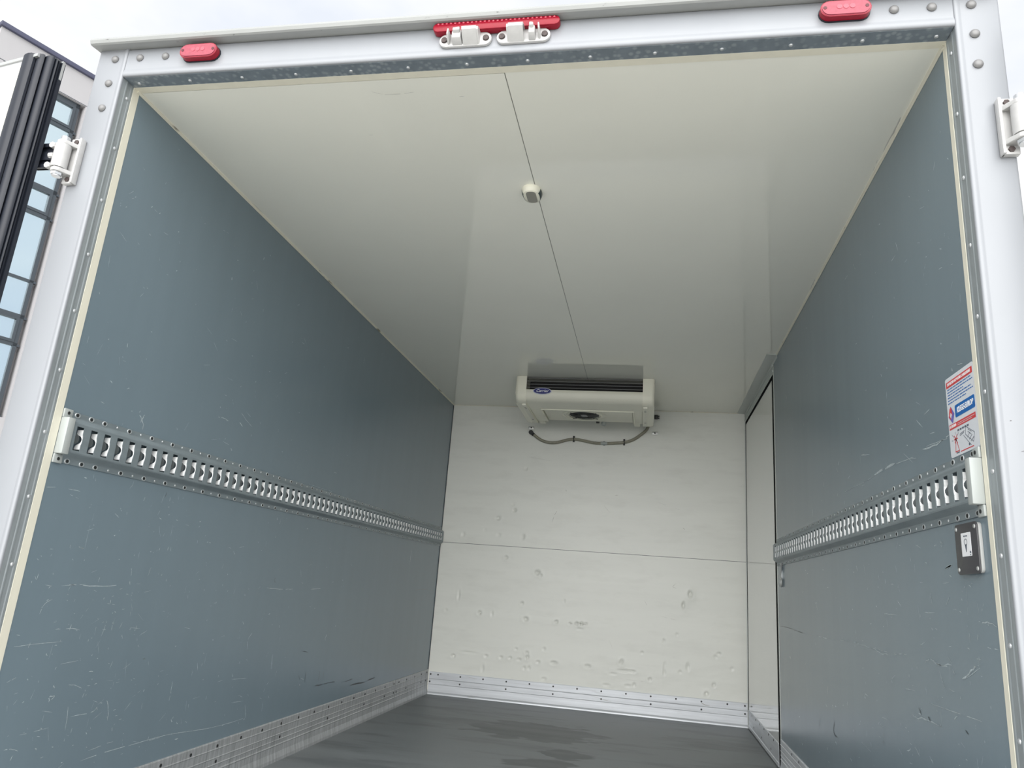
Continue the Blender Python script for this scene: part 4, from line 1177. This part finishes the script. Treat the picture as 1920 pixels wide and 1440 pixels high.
# ------------------------------------------------------------------ motion sensor lamp on the ceiling
sr = empty('ceiling_sensor', (1.047, 0.590, H))
tag(sr, 'small white domed sensor on the ceiling seam with grey lens', 'sensor')
bm = bmesh.new()
rows = []
NN = 28
for (a, b, z, p) in ((0.0335, 0.0475, 0.0, 2.3), (0.0335, 0.0475, -0.005, 2.3), (0.0322, 0.046, -0.011, 2.3), (0.0285, 0.0425, -0.0185, 2.4), (0.0255, 0.040, -0.0205, 2.6)):
    ring = []
    for i in range(NN):
        t = 2 * pi * i / NN
        c, s_ = cos(t), sin(t)
        r = (abs(c / a) ** p + abs(s_ / b) ** p) ** (-1 / p)
        ring.append(bm.verts.new((r * c, r * s_, z)))
    rows.append(ring)
for k in range(len(rows) - 1):
    for i in range(NN):
        bm.faces.new((rows[k][i], rows[k][(i + 1) % NN], rows[k + 1][(i + 1) % NN], rows[k + 1][i]))
bm.faces.new(rows[-1])
from_bm('housing', bm, M['unit_cap'], sr, smooth=True, angle=50)
prism('lens', round_rect(0.033, 0.070, 0.013, 5, 0.0, 0.001), 'z', -0.0200, -0.0216, M['lens_grey'], sr)
M['sensor_side'] = mat('dark_sensor_window', (0.055, 0.075, 0.075), 0.25)
for sx in (1, -1):
    bm = bmesh.new()
    grid = []
    for (a, b, z, p) in ((0.0335, 0.0475, -0.004, 2.3), (0.0322, 0.046, -0.011, 2.3), (0.0285, 0.0425, -0.0185, 2.4), (0.0262, 0.0405, -0.0203, 2.6)):
        grid.append([bm.verts.new((sx * (a * (1 - abs(y / b) ** p) ** (1 / p) + 0.0006), y, z)) for y in [-0.022 + 0.0085 * k for k in range(7)]])
    for r0, r1 in zip(grid[:-1], grid[1:]):
        for k in range(6):
            bm.faces.new((r0[k], r0[k + 1], r1[k + 1], r1[k]))
    from_bm('side_window', bm, M['sensor_side'], sr, smooth=True)

# ------------------------------------------------------------------ care notice sticker (right wall, by the opening)
st = empty('notice_sticker', (W, 0.0755, 1.1735))
tag(st, 'white notice sticker with red bands and blue logo on right wall above the rail', 'sticker')
SW, SH = 0.146, 0.177
prism('sheet', [(y, z) for y, z in round_rect(SW, SH, 0.006)], 'x', 0.0, -0.0006, M['paper'], st)
# local sticker coordinates: u runs left to right as read (towards -y), v upwards, both in metres from the centre
def SP(u, v, l):
    return (-0.0006 - l, -u, v)
def ink(name, pts, m, l=0.0003):
    bm = bmesh.new()
    q = [bm.verts.new(SP(u, v, l)) for u, v in pts]
    bm.faces.new(q)
    return from_bm(name, bm, m, st)
def bar(name, u0, u1, v0, v1, m, l=0.0003):
    return ink(name, [(u0, v0), (u1, v0), (u1, v1), (u0, v1)], m, l)
STX = Matrix(((0, 0, -1, 0), (-1, 0, 0, 0), (0, 1, 0, 0), (0, 0, 0, 1)))   # text x -> -y, text y -> z, faces -x
def stext(s, u, v, size, m, l=0.0008, xs=1.0, shear=0.0, bold=0.0, align='CENTER'):
    return text('lettering', s, size, m, Matrix.Translation(SP(u, v, l)) @ STX, st, align, shear, bold, xs)
bar('print_band', -0.068, 0.068, 0.066, 0.0795, M['ink_red'])
stext('ENTRETIEN DE VOTRE CARROSSERIE', 0, 0.0727, 0.0088, M['ink_white'], xs=0.83, bold=0.0001)
rnd = random.Random(5)
bm = bmesh.new()
for r in range(6):
    v = 0.0605 - 0.0062 * r
    u = -0.064
    end = (0.060, 0.066, 0.02, 0.058, 0.066, 0.030)[r]
    while u < end:
        wd = rnd.uniform(0.006, 0.017)
        q = [bm.verts.new(SP(a, b, 0.0003)) for a, b in ((u, v), (min(u + wd, end), v), (min(u + wd, end), v + 0.0022), (u, v + 0.0022))]
        bm.faces.new(q)
        u += wd + 0.0022
stuff(from_bm('text_lines', bm, M['ink_blue'], st))
ink('logo_box', [(a + 0.018, b + 0.0065) for a, b in round_rect(0.100, 0.027, 0.004)], M['ink_blue'])
stext('KLEGE-EUROP', 0.019, 0.0065, 0.0165, M['ink_white'], xs=0.78, shear=0.25, bold=0.0004)
ink('logo_mark', [(-0.054, 0.024), (-0.036, 0.004), (-0.048, -0.016), (-0.068, 0.002)], M['ink_purple'], 0.0004)
ink('logo_mark', [(-0.060, 0.018), (-0.051, 0.022), (-0.046, 0.004), (-0.058, -0.006), (-0.066, 0.002)], M['ink_red'], 0.0006)
ink('logo_mark', [(-0.055, 0.010), (-0.048, 0.004), (-0.054, -0.004), (-0.060, 0.003)], M['paper'], 0.0008)
bar('print_band', -0.068, 0.066, -0.028, -0.0165, M['ink_red'])
stext('ATTENTION', -0.048, -0.0222, 0.0085, M['ink_white'], xs=0.70, bold=0.0001)
bar('text_line', -0.024, 0.062, -0.0215, -0.0205, M['paper'], 0.0006)
bar('text_line', -0.024, 0.050, -0.0250, -0.0240, M['paper'], 0.0006)
for i in range(5):
    bar('text_line', -0.028 + 0.012 * i, -0.019 + 0.012 * i, -0.0375, -0.0335, M['ink_dark'])
def stroke(name, segs, m, wd=0.0011):
    bm = bmesh.new()
    for (a, b), (c, d) in segs:
        e = Vector((c - a, d - b))
        nrm = Vector((-e.y, e.x)).normalized() * wd * 0.5
        q = [bm.verts.new(SP(x, y, 0.0004)) for x, y in ((a + nrm.x, b + nrm.y), (c + nrm.x, d + nrm.y), (c - nrm.x, d - nrm.y), (a - nrm.x, b - nrm.y))]
        bm.faces.new(q)
    return from_bm(name, bm, m, st)
stroke('red_drawing', [((-0.040, -0.050), (-0.046, -0.079)), ((-0.040, -0.050), (-0.026, -0.079)), ((-0.047, -0.079), (-0.025, -0.079)), ((-0.048, -0.043), (-0.032, -0.062)),
                       ((-0.032, -0.043), (-0.046, -0.060)), ((-0.050, -0.052), (-0.030, -0.052))], M['ink_red'], 0.0022)
stroke('line_drawing', [((-0.058, -0.040), (-0.050, -0.046)), ((-0.040, -0.036), (-0.040, -0.042)), ((-0.024, -0.040), (-0.030, -0.046)), ((-0.062, -0.052), (-0.054, -0.053)),
                        ((-0.018, -0.046), (0.006, -0.043)), ((-0.018, -0.049), (0.004, -0.046)),
                        ((0.014, -0.036), (0.054, -0.056)), ((0.014, -0.036), (0.010, -0.052)), ((0.010, -0.052), (0.046, -0.074)), ((0.054, -0.056), (0.046, -0.074)), ((0.0, -0.052), (0.034, -0.079)),
                        ((0.024, -0.044), (0.040, -0.052)), ((0.022, -0.048), (0.038, -0.057)), ((0.018, -0.060), (0.032, -0.052)), ((0.026, -0.066), (0.042, -0.058)), ((0.034, -0.071), (0.050, -0.064))], M['ink_dark'], 0.0012)
bar('text_line', 0.022, 0.028, -0.078, -0.073, M['ink_dark'])
bar('text_line', -0.042, -0.026, -0.0835, -0.081, M['ink_dark'])
bar('text_line', -0.020, 0.046, -0.0835, -0.0815, M['ink_red'])

# ------------------------------------------------------------------ switch plate below the right rail
sp_ = empty('switch_plate', (W, 0.0885, 0.8895))
tag(sp_, 'dark grey screwed plate with a light bulb label on the right wall below the rail', 'switch plate')
prism('back_box', [(y - 0.0035, z) for y, z in round_rect(0.107, 0.098, 0.008)], 'x', 0.0, -0.006, M['plate_edge'], sp_, 0.001)
prism('cover_plate', round_rect(0.108, 0.1015, 0.009), 'x', -0.006, -0.009, M['plate'], sp_, 0.0008)
for y in (0.045, -0.045):
    for z in (0.041, -0.041):
        bm = bmesh.new()
        add_dome(bm, (-0.009, y, z), (-1, 0, 0), 0.0048, 0.0025, 10, 2)
        from_bm('screw', bm, M['steel'], sp_, smooth=True)
lb = prism('label', [(y - 0.001, z + 0.008) for y, z in round_rect(0.046, 0.047, 0.0015)], 'x', -0.009, -0.0096, M['ink_white'], sp_)
lb['label'] = 'white label with a small bulb drawing'
bm = bmesh.new()
def lq(y0, y1, z0, z1):
    bm.faces.new([bm.verts.new((-0.0100, y, z)) for y, z in ((y0, z0), (y1, z0), (y1, z1), (y0, z1))])
lq(-0.009, -0.001, 0.0235, 0.026); lq(0.001, 0.009, 0.0235, 0.026)
lq(-0.017, -0.023, -0.010, -0.006); lq(-0.017, -0.022, -0.014, -0.012)
for a in range(12):
    t0, t1 = 2 * pi * a / 12, 2 * pi * (a + 1) / 12
    bm.faces.new([bm.verts.new((-0.0100, r * cos(t) + 0.000, 0.013 + r * sin(t) * 0.9)) for r, t in ((0.0075, t0), (0.0075, t1), (0.0058, t1), (0.0058, t0))])
bm.faces.new([bm.verts.new((-0.0100, y, z)) for y, z in ((-0.0045, 0.008), (0.0045, 0.008), (0.0012, -0.007), (-0.0012, -0.007))])
from_bm('bulb_drawing', bm, M['ink_dark'], lb)

# ------------------------------------------------------------------ hook by the side door, hanging under the rail end
hk = empty('door_hook', (W, 2.272, 0.90))
tag(hk, 'small metal hook with ring hanging under the right rail beside the side door', 'hook')
bm = bmesh.new()
add_tube(bm, smooth_path([(-0.004, 0.012, 0.046), (-0.006, -0.012, 0.044), (-0.006, -0.006, 0.028), (-0.006, 0.004, 0.0), (-0.006, 0.004, -0.022)], 4), 0.0042, 7)
from_bm('shank', bm, M['steel'], hk, smooth=True)
bm = bmesh.new()
add_torus(bm, (-0.006, 0.006, -0.040), (1, 0, 0), 0.0155, 0.0038, 16, 6, (1.0, 1.25))
from_bm('ring', bm, M['steel'], hk, smooth=True)
bm = bmesh.new()
add_box(bm, -0.004, 0.0, 0.0, 0.014, -0.030, 0.034)
bevel(bm, 0.001)
from_bm('hook_plate', bm, M['ring'], hk)
bm = bmesh.new()
for p in ((-0.0015, 0.022, 0.038), (-0.0015, -0.016, 0.042)):
    add_dome(bm, p, (-1, 0, 0), 0.005, 0.003, 8, 2)
from_bm('screw', bm, M['hole'], hk)

# ------------------------------------------------------------------ building behind, on the left
TH = math.atan2(0.394, 0.919)
CAMX, CAMY = 1.455, -1.572
D_F = 12.0
bo = empty('office_building', (CAMX - cos(TH) * D_F, CAMY + sin(TH) * D_F, -0.95))
bo.rotation_euler = (0, 0, -TH)                   # local y runs along the facade, local +x faces the yard
tag(bo, 'pale modern office block with tall dark framed glazing behind the truck', 'building')
Z0 = 0.95
B0, B1 = 3.215, 17.0
WU0, WU1 = 3.36, 4.525
WZ0, WZ1 = 2.545 + Z0, 7.785 + Z0
bm = bmesh.new()
add_box(bm, -9, 0, B0, WU0, 0, 8.30 + Z0)
add_box(bm, -9, 0, WU1 + 0.062, B1, 0, 8.30 + Z0)
add_box(bm, -9, 0, WU0, WU1 + 0.062, 0, WZ0)
add_box(bm, -9, 0, WU0, WU1 + 0.062, WZ1, 8.30 + Z0)
add_box(bm, -9, -0.16, WU1 + 0.0, WU1 + 0.062, WZ0, WZ1)
from_bm('wall', bm, M['facade'], bo)
box('coping', -9.05, 0.05, B0 - 0.03, B1, 8.30 + Z0, 8.375 + Z0, M['coping'], bo, 0.008)
box('joint_line', 0.0, 0.002, B0 + 0.02, WU0 + 2.0, 7.79 + Z0, 7.80 + Z0, M['frame'], bo)
win = empty('window', (-0.05, 0, 0), bo)
bm = bmesh.new()
FW_ = 0.055
def fb(u0, u1, z0, z1, d0=-0.05, d1=0.0):
    add_box(bm, d0, d1, u0, u1, z0 + Z0, z1 + Z0)
fb(WU0, WU1, 7.705, 7.785)
fb(WU1 - FW_, WU1, 2.545, 7.785)
fb(WU0, WU0 + 0.05, 2.545, 7.785)
for z0, z1 in ((7.245, 7.30), (6.125, 6.195), (5.69, 5.745), (4.635, 4.675), (4.05, 4.11), (3.62, 3.67), (2.545, 2.61)):
    fb(WU0, WU1, z0, z1)
    fb(WU1, WU1 + 0.035, z0, z0 + 0.035)
from_bm('window_frame', bm, M['frame'], win)
for z0, z1 in ((7.30, 7.705), (5.745, 6.125), (3.67, 4.05)):
    bm = bmesh.new()
    s_ = 0.042
    fb(WU1 - FW_ - s_, WU1 - FW_, z0, z1, -0.03, 0.012)
    fb(WU0 + 0.05, WU0 + 0.05 + s_, z0, z1, -0.03, 0.012)
    fb(WU0 + 0.05 + s_, WU1 - FW_ - s_, z0, z0 + s_, -0.03, 0.012)
    fb(WU0 + 0.05 + s_, WU1 - FW_ - s_, z1 - s_ * 0.6, z1, -0.03, 0.012)
    from_bm('sash', bm, M['frame'], win)
zs_ = [7.785, 7.27, 6.16, 5.72, 4.655, 4.08, 3.645, 2.56]
for a, b in zip(zs_[:-1], zs_[1:]):
    bm = bmesh.new()
    add_box(bm, -0.035, -0.025, WU0 + 0.02, WU1 - 0.03, b + Z0, a + Z0)
    from_bm('pane', bm, M['glass'], win)
